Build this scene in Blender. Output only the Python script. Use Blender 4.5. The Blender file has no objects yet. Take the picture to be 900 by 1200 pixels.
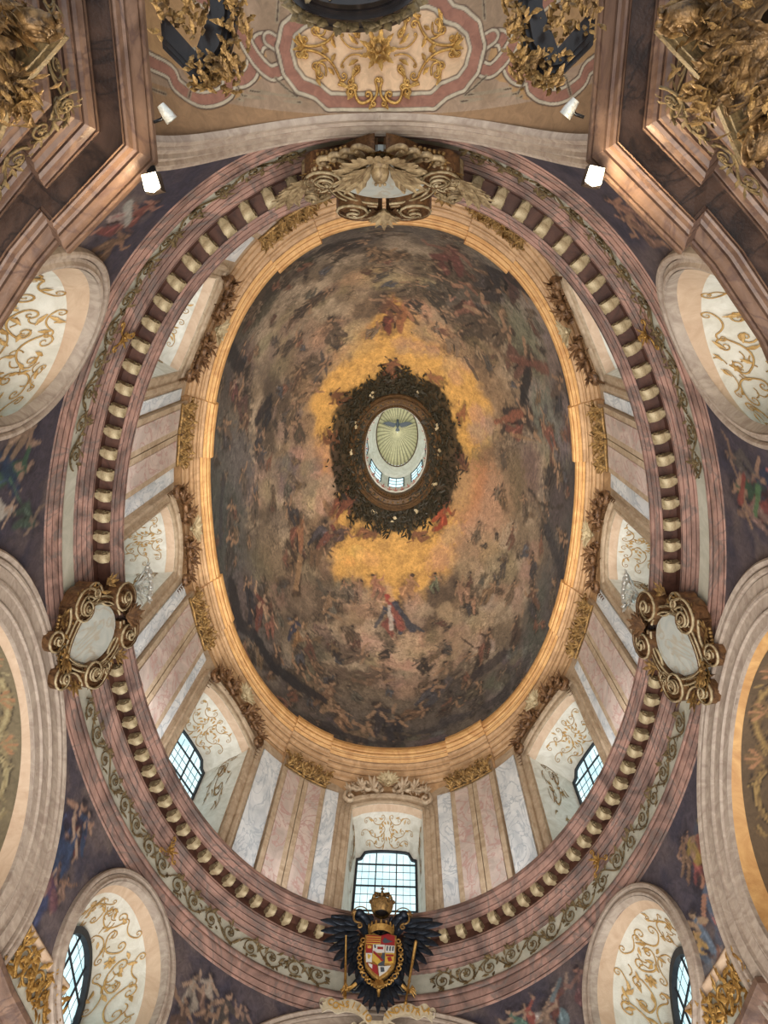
import bpy, math, random
import numpy as np
from mathutils import Matrix, Vector

# ---------------------------------------------------------------- camera, sky, exposure
SC = bpy.context.scene
COL = SC.collection
Z0 = 1.6                                   # heights below are measured from eye level
R_ = np.radians


def lin(r, g, b):
    f = lambda c: (c / 255 / 12.92) if c / 255 <= .04045 else ((c / 255 + .055) / 1.055) ** 2.4
    return (f(r), f(g), f(b))


cam = bpy.data.cameras.new('camera')
cam_o = bpy.data.objects.new('camera', cam)
COL.objects.link(cam_o)
cam.sensor_fit = 'VERTICAL'
cam.sensor_height = 36
cam.lens = 750.77 / 1200 * 36
cam.clip_end = 300
Rm = [[0.9994422659, 0.0136495348, -0.0304769961], [-0.0039569816, 0.9546264061, 0.2977797292], [0.0331587, -0.2974930504, 0.9541479893]]
cam_o.matrix_world = Matrix([[Rm[i][0], -Rm[i][1], -Rm[i][2], (.4845, -7.6044, Z0)[i]] for i in range(3)] + [[0, 0, 0, 1]])
SC.camera = cam_o

w = bpy.data.worlds.new('world')
SC.world = w
w.use_nodes = True
w.node_tree.nodes['Background'].inputs[0].default_value = (.86, .93, 1, 1)
w.node_tree.nodes['Background'].inputs[1].default_value = 1.15
SC.view_settings.view_transform = 'Standard'
SC.view_settings.look = 'None'
SC.view_settings.gamma = 1
SC.view_settings.use_curve_mapping = False
SC.view_settings.exposure = 0.25


def lamp(name, kind, loc, power, color, size=1.0, aim=None, sizey=None, spread=math.pi):
    l = bpy.data.lights.new(name, kind)
    l.energy = power
    l.color = color
    if kind == 'AREA':
        l.size = size
        l.spread = spread
        if sizey:
            l.shape = 'RECTANGLE'
            l.size_y = sizey
    elif kind == 'POINT':
        l.shadow_soft_size = size
    o = bpy.data.objects.new(name, l)
    COL.objects.link(o)
    o.location = (loc[0], loc[1], loc[2] + Z0)
    if aim is not None:
        d = Vector((aim[0] - loc[0], aim[1] - loc[1], aim[2] - loc[2]))
        o.rotation_euler = d.to_track_quat('-Z', 'Y').to_euler()
    return o


# added fill lights: floor bounce from below, unseen ledge lamps brightening dome and drum
lamp('bounce_fill', 'AREA', (0, 0, .2), 1500, (1, .9, .78), 9, (0, 0, 20), 13)
for i in range(8):
    a_ = R_(22.5 + 45 * i)
    x_, y_ = 6.85 * math.cos(a_), 10.2 * math.sin(a_)
    lamp('dome_fill', 'AREA', (x_, y_, 15.6), 150, (1, .93, .82), .7, (-x_ * .5, -y_ * .5, 31), None, R_(85))  # unseen lamp added to lift the painted dome
    lamp('drum_fill', 'AREA', (x_ * .96, y_ * .96, 15.5), 75, (.97, .97, 1), 1.4, (x_ * .8, y_ * .8, 22))  # unseen lamp added to lift the drum walls

# ---------------------------------------------------------------- curves in plan
GAL = (6.73, 10.07, .6, .66, 2.11)          # gallery entablature
BAS = (6.915, 10.42, .75, 1.03, 2.245)      # ring under the painted dome
DRU = (7.7, 11.5, 1, 1, 2.15)               # drum wall
LAN = (1.80, 2.50, 1, 1, 2.0)               # lantern


def E(t, off, h, ax):
    """points of an oval: angle t in degrees, off metres outward, height h"""
    t = np.radians(np.asarray(t, float))
    c, s = np.cos(t), np.sin(t)
    n = ax[4]
    x = (ax[0] + ax[2] * off) * np.sign(c) * np.abs(c) ** (2 / n)
    y = (ax[1] + ax[3] * off) * np.sign(s) * np.abs(s) ** (2 / n)
    x, y, h = np.broadcast_arrays(x, y, np.asarray(h, float))
    return np.stack([x, y, h], -1)


class Arc:
    """arc length <-> angle on an oval at a given offset"""
    def __init__(s, ax, off):
        s.ax, s.off = ax, off
        s.t = np.linspace(-360, 540, 3601)
        p = E(s.t, off, 0, ax)
        s.s = np.concatenate([[0], np.cumsum(np.linalg.norm(np.diff(p, axis=0), axis=1))])
        s.total = np.interp(360, s.t, s.s) - np.interp(0, s.t, s.s)

    def s_of(s, t):
        return np.interp(t, s.t, s.s)

    def t_of(s, v):
        return np.interp(v, s.s, s.t)

    def map(s, t0, P, side=-1):
        """P[...,(u,h,w)]: u metres to the right seen from inside, h height, w towards the centre"""
        t = s.t_of(s.s_of(t0) + side * P[..., 0])
        p = E(t, s.off, P[..., 1], s.ax)
        q = E(t + .05, s.off, 0, s.ax) - E(t - .05, s.off, 0, s.ax)
        q /= np.linalg.norm(q, axis=-1)[..., None]
        nrm = np.stack([-q[..., 1], q[..., 0], 0 * q[..., 0]], -1)
        return p + nrm * P[..., 2:3]

    def frame(s, t0, h, w=0):
        """matrix with X right seen from inside, Y up, Z inward"""
        p = s.map(t0, np.array([[0., h, w], [.01, h, w]]))
        x = Vector(p[1] - p[0]).normalized()
        y = Vector((0, 0, 1))
        z = x.cross(y)
        m = Matrix((x, y, z)).transposed().to_4x4()
        m.translation = Vector(p[0]) + Vector((0, 0, Z0))
        return m


A_GAL = Arc(GAL, .9)
A_DRU = Arc(DRU, 0)

# ---------------------------------------------------------------- mesh building
rng = np.random.RandomState(7)


class MB:
    def __init__(s):
        s.v, s.f, s.n = [], [], 0

    def add(s, V, F):
        V = np.asarray(V, float).reshape(-1, 3)
        s.v.append(V)
        s.f.extend([tuple(i + s.n for i in f) for f in F])
        s.n += len(V)

    def grid(s, G, cu=False, cv=False, flip=False):
        G = np.asarray(G, float)
        n, m = G.shape[:2]
        F = []
        for i in range(n if cu else n - 1):
            a, b = i * m, ((i + 1) % n) * m
            for j in range(m if cv else m - 1):
                k = (j + 1) % m
                F.append((a + j, a + k, b + k, b + j) if flip else (a + j, b + j, b + k, a + k))
        s.add(G.reshape(-1, 3), F)

    def box(s, c, d, rot=0):
        x, y, z = np.array(d) / 2
        V = np.array([[i, j, k] for i in (-x, x) for j in (-y, y) for k in (-z, z)])
        if rot:
            cr, sr = math.cos(rot), math.sin(rot)
            V = V @ np.array([[cr, sr, 0], [-sr, cr, 0], [0, 0, 1]])
        s.add(V + np.array(c), [(0, 1, 3, 2), (4, 6, 7, 5), (0, 4, 5, 1), (2, 3, 7, 6), (0, 2, 6, 4), (1, 5, 7, 3)])

    def tube(s, P, r, seg=6, squash=1.0, cap=True):
        P = np.asarray(P, float)
        n = len(P)
        r = np.broadcast_to(np.asarray(r, float), (n,))
        T = np.gradient(P, axis=0)
        T /= np.linalg.norm(T, axis=1)[:, None] + 1e-9
        up = np.array([0, 0, 1.])
        X = np.cross(T, up)
        bad = np.linalg.norm(X, axis=1) < .05
        X[bad] = np.array([1, 0, 0])
        X /= np.linalg.norm(X, axis=1)[:, None]
        Y = np.cross(X, T)
        a = np.linspace(0, 2 * math.pi, seg, endpoint=False)
        G = P[:, None] + r[:, None, None] * (np.cos(a)[None, :, None] * X[:, None] + squash * np.sin(a)[None, :, None] * Y[:, None])
        s.grid(G, cv=True, flip=True)
        if cap:
            s.f.append(tuple(s.n - n * seg + i for i in range(seg)))
            s.f.append(tuple(s.n - 1 - i for i in range(seg)))

    def lathe(s, prof, seg=16, c=(0, 0, 0), axis='z'):
        a = np.linspace(0, 2 * math.pi, seg, endpoint=False)
        G = np.array([[[r * math.cos(t), r * math.sin(t), z] for t in a] for r, z in prof])
        if axis == 'y':
            G = G[..., [0, 2, 1]]
        s.grid(G + np.array(c), cv=True)

    def ball(s, c, r, seg=8, sc=(1, 1, 1)):
        p = [(math.sin(a) * 1., -math.cos(a)) for a in np.linspace(.02, math.pi - .02, max(4, seg // 2 + 1))]
        a = np.linspace(0, 2 * math.pi, seg, endpoint=False)
        G = np.array([[[q * math.cos(t), q * math.sin(t), z] for t in a] for q, z in p])
        s.grid(G * r * np.array(sc) + np.array(c), cv=True)

    def prism(s, poly, z0, z1, bev=0):
        """outline in x,y raised from z0 to z1"""
        P = np.array(poly, float)
        n = len(P)
        V = [np.c_[P, np.full(n, z0)], np.c_[P, np.full(n, z1 - bev)]]
        if bev:
            c = P.mean(0)
            d = c - P
            V.append(np.c_[P + d / (np.linalg.norm(d, axis=1)[:, None] + 1e-9) * bev, np.full(n, z1)])
        F = []
        for l in range(len(V) - 1):
            F += [(l * n + i, l * n + (i + 1) % n, (l + 1) * n + (i + 1) % n, (l + 1) * n + i) for i in range(n)]
        F.append(tuple((len(V) - 1) * n + i for i in range(n)))
        s.add(np.concatenate(V), F)

    def merge(s, o, fn=None):
        V = np.concatenate(o.v)
        s.add(fn(V) if fn else V, o.f)

    def apply(s, fn):
        V = fn(np.concatenate(s.v))
        s.v = [V]
        return s

    def build(s, name, mat, parent=None, local=False, smooth=True, colors=None, kind=None, label=None, cat=None, group=None, piv=None):
        V = np.concatenate(s.v) if s.v else np.zeros((0, 3))
        if not local:
            V = V + np.array([0, 0, Z0])
        me = bpy.data.meshes.new(name)
        if piv is not None:
            V = V - np.array([piv[0], piv[1], piv[2] + Z0])
        me.from_pydata(V.tolist(), [], s.f)
        if smooth:
            me.shade_smooth()
            if smooth is not True:
                me.set_sharp_from_angle(angle=R_(smooth))
        if mat:
            me.materials.append(mat)
        if colors is not None:
            at = me.color_attributes.new('paint', 'FLOAT_COLOR', 'POINT')
            c = np.ones((len(V), 4), 'f')
            c[:, :3] = colors
            at.data.foreach_set('color', c.ravel())
        o = bpy.data.objects.new(name, me)
        COL.objects.link(o)
        if piv is not None and not parent:
            o.location = (piv[0], piv[1], piv[2] + Z0)
        if parent:
            o.parent = parent
        tag(o, label, cat, group, kind)
        return o


def tag(o, label=None, cat=None, group=None, kind=None):
    for k, v in (('label', label), ('category', cat), ('group', group), ('kind', kind)):
        if v:
            o[k] = v
    return o


def empty(name, mat=None, **k):
    o = bpy.data.objects.new(name, None)
    o.empty_display_size = .2
    COL.objects.link(o)
    if mat is not None:
        o.matrix_world = mat
    return tag(o, **k)


def dup(o, parent=None):
    c = o.copy()
    COL.objects.link(c)
    if parent:
        c.parent = parent
    for ch in list(o.children):
        dup(ch, c)
    return c


# ---------------------------------------------------------------- procedural materials
MATS = {}


def mat(name, c1, c2=None, scale=2.0, rough=.6, metal=0, bump=.15, bscale=30, stretch=(1, 1, 1), vein=None, vscale=1.2, dist=1.5, attr=False, emit=0, lo=.35, hi=.65, detail=8):
    if name in MATS:
        return MATS[name]
    m = bpy.data.materials.new(name)
    m.use_nodes = True
    N, L = m.node_tree.nodes, m.node_tree.links
    b = N['Principled BSDF']
    b.inputs['Roughness'].default_value = rough
    b.inputs['Metallic'].default_value = metal
    tc = N.new('ShaderNodeTexCoord')
    mp = N.new('ShaderNodeMapping')
    mp.inputs['Scale'].default_value = stretch
    L.new(tc.outputs['Object'], mp.inputs[0])
    nz = N.new('ShaderNodeTexNoise')
    nz.inputs['Scale'].default_value = scale
    nz.inputs['Detail'].default_value = detail
    nz.inputs['Distortion'].default_value = dist
    nz.inputs['Roughness'].default_value = .62
    L.new(mp.outputs[0], nz.inputs[0])
    rp = N.new('ShaderNodeValToRGB')
    rp.color_ramp.elements[0].position = lo
    rp.color_ramp.elements[1].position = hi
    rp.color_ramp.elements[0].color = (*lin(*c1), 1)
    rp.color_ramp.elements[1].color = (*lin(*(c2 or c1)), 1)
    L.new(nz.outputs[0], rp.inputs[0])
    out = rp.outputs[0]
    if attr:
        at = N.new('ShaderNodeAttribute')
        at.attribute_name = 'paint'
        mx = N.new('ShaderNodeMix')
        mx.data_type = 'RGBA'
        mx.blend_type = 'MULTIPLY'
        mx.inputs[0].default_value = 1
        L.new(at.outputs['Color'], mx.inputs[6])
        L.new(out, mx.inputs[7])
        out = mx.outputs[2]
    if vein:
        n2 = N.new('ShaderNodeTexNoise')
        n2.inputs['Scale'].default_value = vscale
        n2.inputs['Detail'].default_value = 5
        n2.inputs['Distortion'].default_value = 3
        L.new(mp.outputs[0], n2.inputs[0])
        r2 = N.new('ShaderNodeValToRGB')
        e = r2.color_ramp.elements
        e[0].position, e[1].position = .46, .54
        e[0].color = e[1].color = (0, 0, 0, 1)
        k = e.new(.5)
        k.color = (.85, .85, .85, 1)
        L.new(n2.outputs[0], r2.inputs[0])
        mv = N.new('ShaderNodeMix')
        mv.data_type = 'RGBA'
        L.new(r2.outputs[0], mv.inputs[0])
        L.new(out, mv.inputs[6])
        mv.inputs[7].default_value = (*lin(*vein), 1)
        out = mv.outputs[2]
    L.new(out, b.inputs['Base Color'])
    if emit:
        L.new(out, b.inputs['Emission Color'])
        L.remove(b.inputs['Base Color'].links[0])
        b.inputs['Base Color'].default_value = (.05, .07, .08, 1)
        b.inputs['Emission Strength'].default_value = emit
    if bump:
        nb = N.new('ShaderNodeTexNoise')
        nb.inputs['Scale'].default_value = bscale
        nb.inputs['Detail'].default_value = 4
        L.new(tc.outputs['Object'], nb.inputs[0])
        bp = N.new('ShaderNodeBump')
        bp.inputs['Strength'].default_value = bump
        bp.inputs['Distance'].default_value = .03
        L.new(nb.outputs[0], bp.inputs['Height'])
        L.new(bp.outputs[0], b.inputs['Normal'])
    MATS[name] = m
    return m


M_PINK = mat('pink_marble', (116, 94, 88), (192, 152, 138), scale=.55, vein=(126, 114, 110), vscale=.5, rough=.45, lo=.36, hi=.6, dist=2.5)
M_PINKSH = mat('shaded_pink_marble', (66, 40, 32), (104, 68, 54), scale=2, rough=.5)  # brownish pink marble, with the soffit's shade put into the colour
M_FRIEZE = mat('ivory_stucco', (190, 188, 170), (214, 210, 194), scale=1.5, rough=.7)
M_WHITE = mat('white_marble', (192, 196, 196), (234, 234, 230), scale=1.1, vein=(168, 176, 180), vscale=1.0, rough=.5, stretch=(1, 1, .6))
M_TAN = mat('tan_stucco', (160, 136, 108), (192, 170, 142), scale=2.2, rough=.6)
M_PINKP = mat('rose_panel_marble', (170, 154, 142), (206, 186, 172), scale=.9, vein=(176, 134, 124), vscale=.7, rough=.5)
M_OCHRE = mat('golden_ochre_stucco', (182, 132, 78), (214, 168, 108), scale=1.4, rough=.6)
M_GOLD = mat('gilding', (150, 108, 52), (206, 164, 92), scale=6, rough=.38, metal=.55, bump=.4, bscale=60)
M_DGOLD = mat('aged_gilding', (92, 68, 40), (190, 150, 90), scale=7, rough=.42, metal=.5, bump=.5, bscale=50)
M_LGOLD = mat('pale_gilding', (140, 118, 82), (214, 196, 158), scale=3, rough=.5, metal=.15, bump=.4, bscale=50)
M_SOFTG = mat('soft_gilding', (168, 128, 70), (206, 168, 106), scale=6, rough=.5, metal=.15, bump=.2)
M_ROSEB = mat('rose_brown_marble', (88, 66, 54), (142, 112, 92), scale=.9, rough=.4, vein=(92, 70, 62), vscale=.6)
M_OLIVE = mat('olive_gilding', (84, 70, 48), (140, 118, 80), scale=8, rough=.5, metal=.2, bump=.3)
M_UMBER = mat('umber_stucco', (158, 122, 84), (192, 154, 112), scale=2, rough=.6)
M_BRONZE = mat('brown_gilded_wood', (74, 50, 34), (142, 104, 68), scale=5, rough=.4, metal=.3, bump=.3)
M_SOFFIT = mat('white_plaster', (206, 200, 184), (230, 226, 214), scale=2, rough=.75)
M_PEACH = mat('peach_plaster', (194, 164, 136), (212, 186, 158), scale=2, rough=.7)
M_ARCH = mat('grey_rose_stone', (156, 138, 124), (188, 172, 156), scale=2.4, rough=.6, stretch=(1, 1, 2))
M_BROWN = mat('brown_marble', (46, 32, 26), (86, 64, 52), scale=1.2, rough=.35, vein=(40, 30, 26), vscale=.6)
M_FRESCO = mat('fresco', (205, 205, 205), (255, 255, 255), scale=5, rough=.8, attr=True, bump=.25, bscale=14)
M_SMOOTHF = mat('painted_plaster', (222, 222, 222), (255, 255, 255), scale=5, rough=.8, attr=True, bump=.1)
M_BLACK = mat('black_lacquer', (14, 12, 14), (34, 28, 26), rough=.3, bump=.05)
M_EAGLE = mat('blackened_metal', (22, 28, 38), (48, 56, 68), scale=5, rough=.35, metal=.5, bump=.3)
M_LEAD = mat('dark_window_bar', (30, 34, 42), (48, 52, 58), rough=.6, bump=0)
M_LEADF = mat('thin_window_bar', (40, 62, 72), (60, 84, 92), rough=.6, bump=0)
M_GLASS = mat('daylit_glass', (176, 216, 224), (214, 234, 234), scale=.6, rough=.3, bump=0, emit=1.3)
M_SILVER = mat('silvered_metal', (196, 196, 188), (236, 236, 228), scale=8, rough=.35, metal=.5, bump=.3)
M_WREATH = mat('dark_green_stucco_leaf', (30, 27, 18), (58, 50, 32), scale=5, rough=.55, bump=.3)
M_RIM = mat('bronze_moulding', (62, 44, 26), (104, 76, 46), scale=5, rough=.5, metal=.2)
M_CAP = mat('cream_lantern_plaster', (172, 164, 128), (196, 190, 154), scale=3, rough=.7)
M_LAMP = mat('lamp_glow', (255, 236, 190), (255, 240, 200), bump=0, emit=14)
M_SHIELD = mat('veined_white_marble', (178, 184, 178), (206, 206, 196), scale=1.3, vein=(184, 172, 150), vscale=.6, rough=.4)

# ---------------------------------------------------------------- ornament vocabulary (flat, x right, y up, z out)


def spiral(c, r, a0, turns, d=1, n=22, r1=.12):
    k = np.linspace(0, 1, n)
    a = a0 + d * k * turns * 2 * math.pi
    rr = r * (1 - (1 - r1) * k ** .8)
    return np.c_[c[0] + rr * np.cos(a), c[1] + rr * np.sin(a), np.zeros(n)]


def arcpts(p, q, bulge, n=12):
    p, q = np.array(p, float), np.array(q, float)
    k = np.linspace(0, 1, n)[:, None]
    d = q - p
    nrm = np.array([-d[1], d[0]])
    P = p + d * k + nrm * bulge * 4 * k * (1 - k)
    return np.c_[P, np.zeros(n)]


def scroll(mb, p, q, bulge, r, rad, s1=1, s2=1, z=.04, seg=6, turns=1.25):
    """an arc with a volute at each end; s1/s2 give the side each volute curls to (0 none)"""
    A = arcpts(p, q, bulge)
    parts = [A]
    rr = [np.full(len(A), rad)]
    for end, sd in ((0, s1), (1, s2)):
        if not sd:
            continue
        P = A[0] if end == 0 else A[-1]
        T = (A[0] - A[1]) if end == 0 else (A[-1] - A[-2])
        T = T[:2] / np.linalg.norm(T[:2])
        nr = np.array([-T[1], T[0]]) * sd
        c = P[:2] + nr * r
        a0 = math.atan2(-nr[1], -nr[0])
        S = spiral(c, r, a0, turns, sd, n=16)
        S[:, 2] = np.linspace(0, rad * 1.2, 16)
        R = np.linspace(rad, rad * .55, 16)
        if end == 0:
            parts.insert(0, S[::-1][:-1])
            rr.insert(0, R[::-1][:-1])
        else:
            parts.append(S[1:])
            rr.append(R[1:])
    P = np.concatenate(parts)
    P[:, 2] += z
    mb.tube(P, np.concatenate(rr), seg)
    return A


def leaf(mb, b, ang, L, W, lift=.3, curl=.5, z=.02, lobes=3, bend=0, n=7):
    k = np.linspace(0, 1, n)
    wd = W * np.sin(math.pi * np.clip(k * .92 + .06, 0, 1)) ** .7 * (1 - .28 * np.abs(np.sin(lobes * math.pi * k)))
    a = ang + bend * k
    cx = b[0] + np.cumsum(np.r_[0, np.cos(a[1:]) * L / (n - 1)])
    cy = b[1] + np.cumsum(np.r_[0, np.sin(a[1:]) * L / (n - 1)])
    hz = z + lift * L * np.sin(math.pi * k * .7) + curl * L * .35 * k ** 3
    G = []
    for q, dz in ((-1, -.25), (-.5, .12), (0, -.02), (.5, .12), (1, -.25)):
        G.append(np.c_[cx - np.sin(a) * wd * q, cy + np.cos(a) * wd * q, hz + dz * wd])
    mb.grid(np.array(G))


def flower(mb, c, r, n=6, z=.03, a0=0):
    for i in range(n):
        leaf(mb, c, a0 + 2 * math.pi * i / n, r, r * .36, .35, .4, z, 1)
    mb.ball((c[0], c[1], z + r * .3), r * .26, 6)


def shell(mb, c, r, a0=0., a1=math.pi, n=9, z=.03):
    for i in range(n):
        a = a0 + (a1 - a0) * i / (n - 1)
        leaf(mb, c, a, r * (1 + .08 * (i % 2)), r * .17, .45, .5, z, 0)
    mb.ball((c[0], c[1], z + r * .2), r * .22, 8)


def acanthus(mb, c, ang, L, n=5, z=.02, spread=1.0):
    """a spray of overlapping leaves"""
    for i in range(n):
        q = (i - (n - 1) / 2) / max(1, (n - 1) / 2)
        leaf(mb, c, ang + q * spread, L * (1 - .3 * abs(q)), L * .17, .35, .7, z, 3, bend=q * .7)


def clump(mb, x0, x1, y0, y1, n, L=.12, zmax=.25, r=None):
    """dense carved foliage over a rectangle"""
    r = r or rng
    for i in range(n):
        leaf(mb, (r.uniform(x0, x1), r.uniform(y0, y1)), r.uniform(0, 6.3), L * r.uniform(.6, 1.3), L * r.uniform(.15, .3), r.uniform(.2, .6), r.uniform(.2, 1), r.uniform(0, zmax), 2, r.uniform(-1.2, 1.2), 5)


def rinceau(mb, L, H, rad=.02, amp=.3, z=.03, leafy=2, seed=0, seg=5):
    """one wave of running scroll of length L and height H centred on 0"""
    r = np.random.RandomState(seed)
    for sg in (1, -1):
        cx = -L / 4 * sg
        R = H * .36
        S = spiral((cx, 0), R, math.pi if sg > 0 else 0, 1.7, -sg if sg > 0 else 1 * -sg, 24)
        S = spiral((cx, sg * H * .04), R, -math.pi / 2 * sg, 1.6, sg, 26)
        S[:, 2] += z
        mb.tube(S, np.linspace(rad, rad * .6, 26), seg)
        flower(mb, (cx, sg * H * .04), R * .42, 5, z, r.uniform(0, 6))
        for i in range(leafy * 3):
            a = r.uniform(0, 2 * math.pi)
            leaf(mb, (cx + R * math.cos(a), R * math.sin(a)), a + r.choice([-1, 1]) * 1.1, H * r.uniform(.2, .34), H * .07, .3, .5, z, 2, r.uniform(-1, 1), 5)
    P = arcpts((-L / 4, -H * .34), (L / 4, H * .34), 0)
    P[:, 1] = -H * .36 * np.cos(np.linspace(0, math.pi, 12)) * 1.0
    P[:, 2] = z
    mb.tube(P, rad, seg)
    for sg in (1, -1):
        P = arcpts((L / 4 * sg, H * .36 * sg), (L / 2 * sg, 0), .12)
        P[:, 2] = z
        mb.tube(P, rad, seg)


def groove(P, d=.05, w=.03, n=(.75, .66)):
    """cut a narrow quirk at every inner corner of a moulding profile"""
    out = [P[0]]
    for i in range(1, len(P) - 1):
        a, p, b = (np.array(q, float) for q in (P[i - 1], P[i], P[i + 1]))
        l1, l2 = np.linalg.norm(p - a), np.linalg.norm(b - p)
        if min(l1, l2) < w * .9 or i % 3 != 1:
            out.append(tuple(p))
            continue
        out += [tuple(p - (p - a) / l1 * w / 2), tuple(p - (p - a) / l1 * w * .1 + np.array(n) * d), tuple(p + (b - p) / l2 * w * .4 + np.array(n) * d), tuple(p + (b - p) / l2 * w / 2)]
    out.append(P[-1])
    return out


def sweep(prof, ax, t0=0, t1=360, n=240, offf=None, flip=False):
    mb = MB()
    t = np.linspace(t0, t1, n + 1) if np.isscalar(n) else np.asarray(n)
    closed = abs(t1 - t0 - 360) < 1e-6
    if closed:
        t = t[:-1]
    G = []
    for o, h in prof:
        oo = o + (offf(t) if offf is not None else 0)
        c, s = np.cos(np.radians(t)), np.sin(np.radians(t))
        x = (ax[0] + ax[2] * oo) * np.sign(c) * np.abs(c) ** (2 / ax[4])
        y = (ax[1] + ax[3] * oo) * np.sign(s) * np.abs(s) ** (2 / ax[4])
        G.append(np.stack([x, y, np.full(len(t), h)], -1))
    mb.grid(np.array(G).transpose(1, 0, 2), cu=closed, flip=flip)
    return mb


def polysweep(path, prof, left=1):
    """mitred moulding along a plan polyline; prof (offset to the left side, h)"""
    P = np.array(path, float)
    n = len(P)
    N = []
    for i in range(n):
        d = []
        if i > 0:
            v = P[i] - P[i - 1]
            d.append(v / np.linalg.norm(v))
        if i < n - 1:
            v = P[i + 1] - P[i]
            d.append(v / np.linalg.norm(v))
        nn = [np.array([-v[1], v[0]]) * left for v in d]
        if len(nn) == 2:
            m = nn[0] + nn[1]
            m = m / max(1e-6, np.dot(m, m)) * 2
            if np.linalg.norm(m) > 3:
                m = m / np.linalg.norm(m) * 3
            N.append(m)
        else:
            N.append(nn[0])
    N = np.array(N)
    mb = MB()
    # each stretch gets its own vertices so that mitres stay crisp
    for i in range(n - 1):
        G = [[np.r_[P[k] + N[k] * o, h] for o, h in prof] for k in (i, i + 1)]
        mb.grid(np.array(G), flip=left > 0)
    return mb

# ---------------------------------------------------------------- painting tables: angle on the oval, height fraction or height, sizes in metres
GLORY = [
    (-168.8, 0.664),
    (-157.6, 0.639),
    (-148.0, 0.627),
    (-134.4, 0.66),
    (-118.6, 0.685),
    (-106.8, 0.63),
    (-97.6, 0.55),
    (-90.6, 0.495),
    (-83.2, 0.601),
    (-71.2, 0.663),
    (-52.0, 0.662),
    (-36.8, 0.587),
    (-21.7, 0.574),
    (-8.4, 0.615),
    (3.9, 0.592),
    (17.0, 0.643),
    (32.0, 0.662),
    (44.5, 0.632),
    (57.8, 0.594),
    (70.9, 0.555),
    (86.0, 0.555),
    (100.6, 0.586),
    (111.9, 0.593),
    (125.7, 0.568),
    (136.8, 0.613),
    (139.1, 0.705),
    (152.1, 0.714),
    (159.7, 0.782),
    (177.8, 0.694),
]
WREATH = [
    (-170.2, 0.797),
    (-156.5, 0.805),
    (-145.0, 0.8),
    (-124.5, 0.863),
    (-93.8, 0.861),
    (-66.4, 0.869),
    (-42.7, 0.818),
    (-25.2, 0.824),
    (-8.1, 0.807),
    (4.6, 0.805),
    (21.3, 0.806),
    (39.3, 0.828),
    (57.8, 0.866),
    (92.7, 0.873),
    (122.6, 0.86),
    (141.9, 0.813),
    (160.6, 0.808),
    (174.4, 0.808),
]
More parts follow.
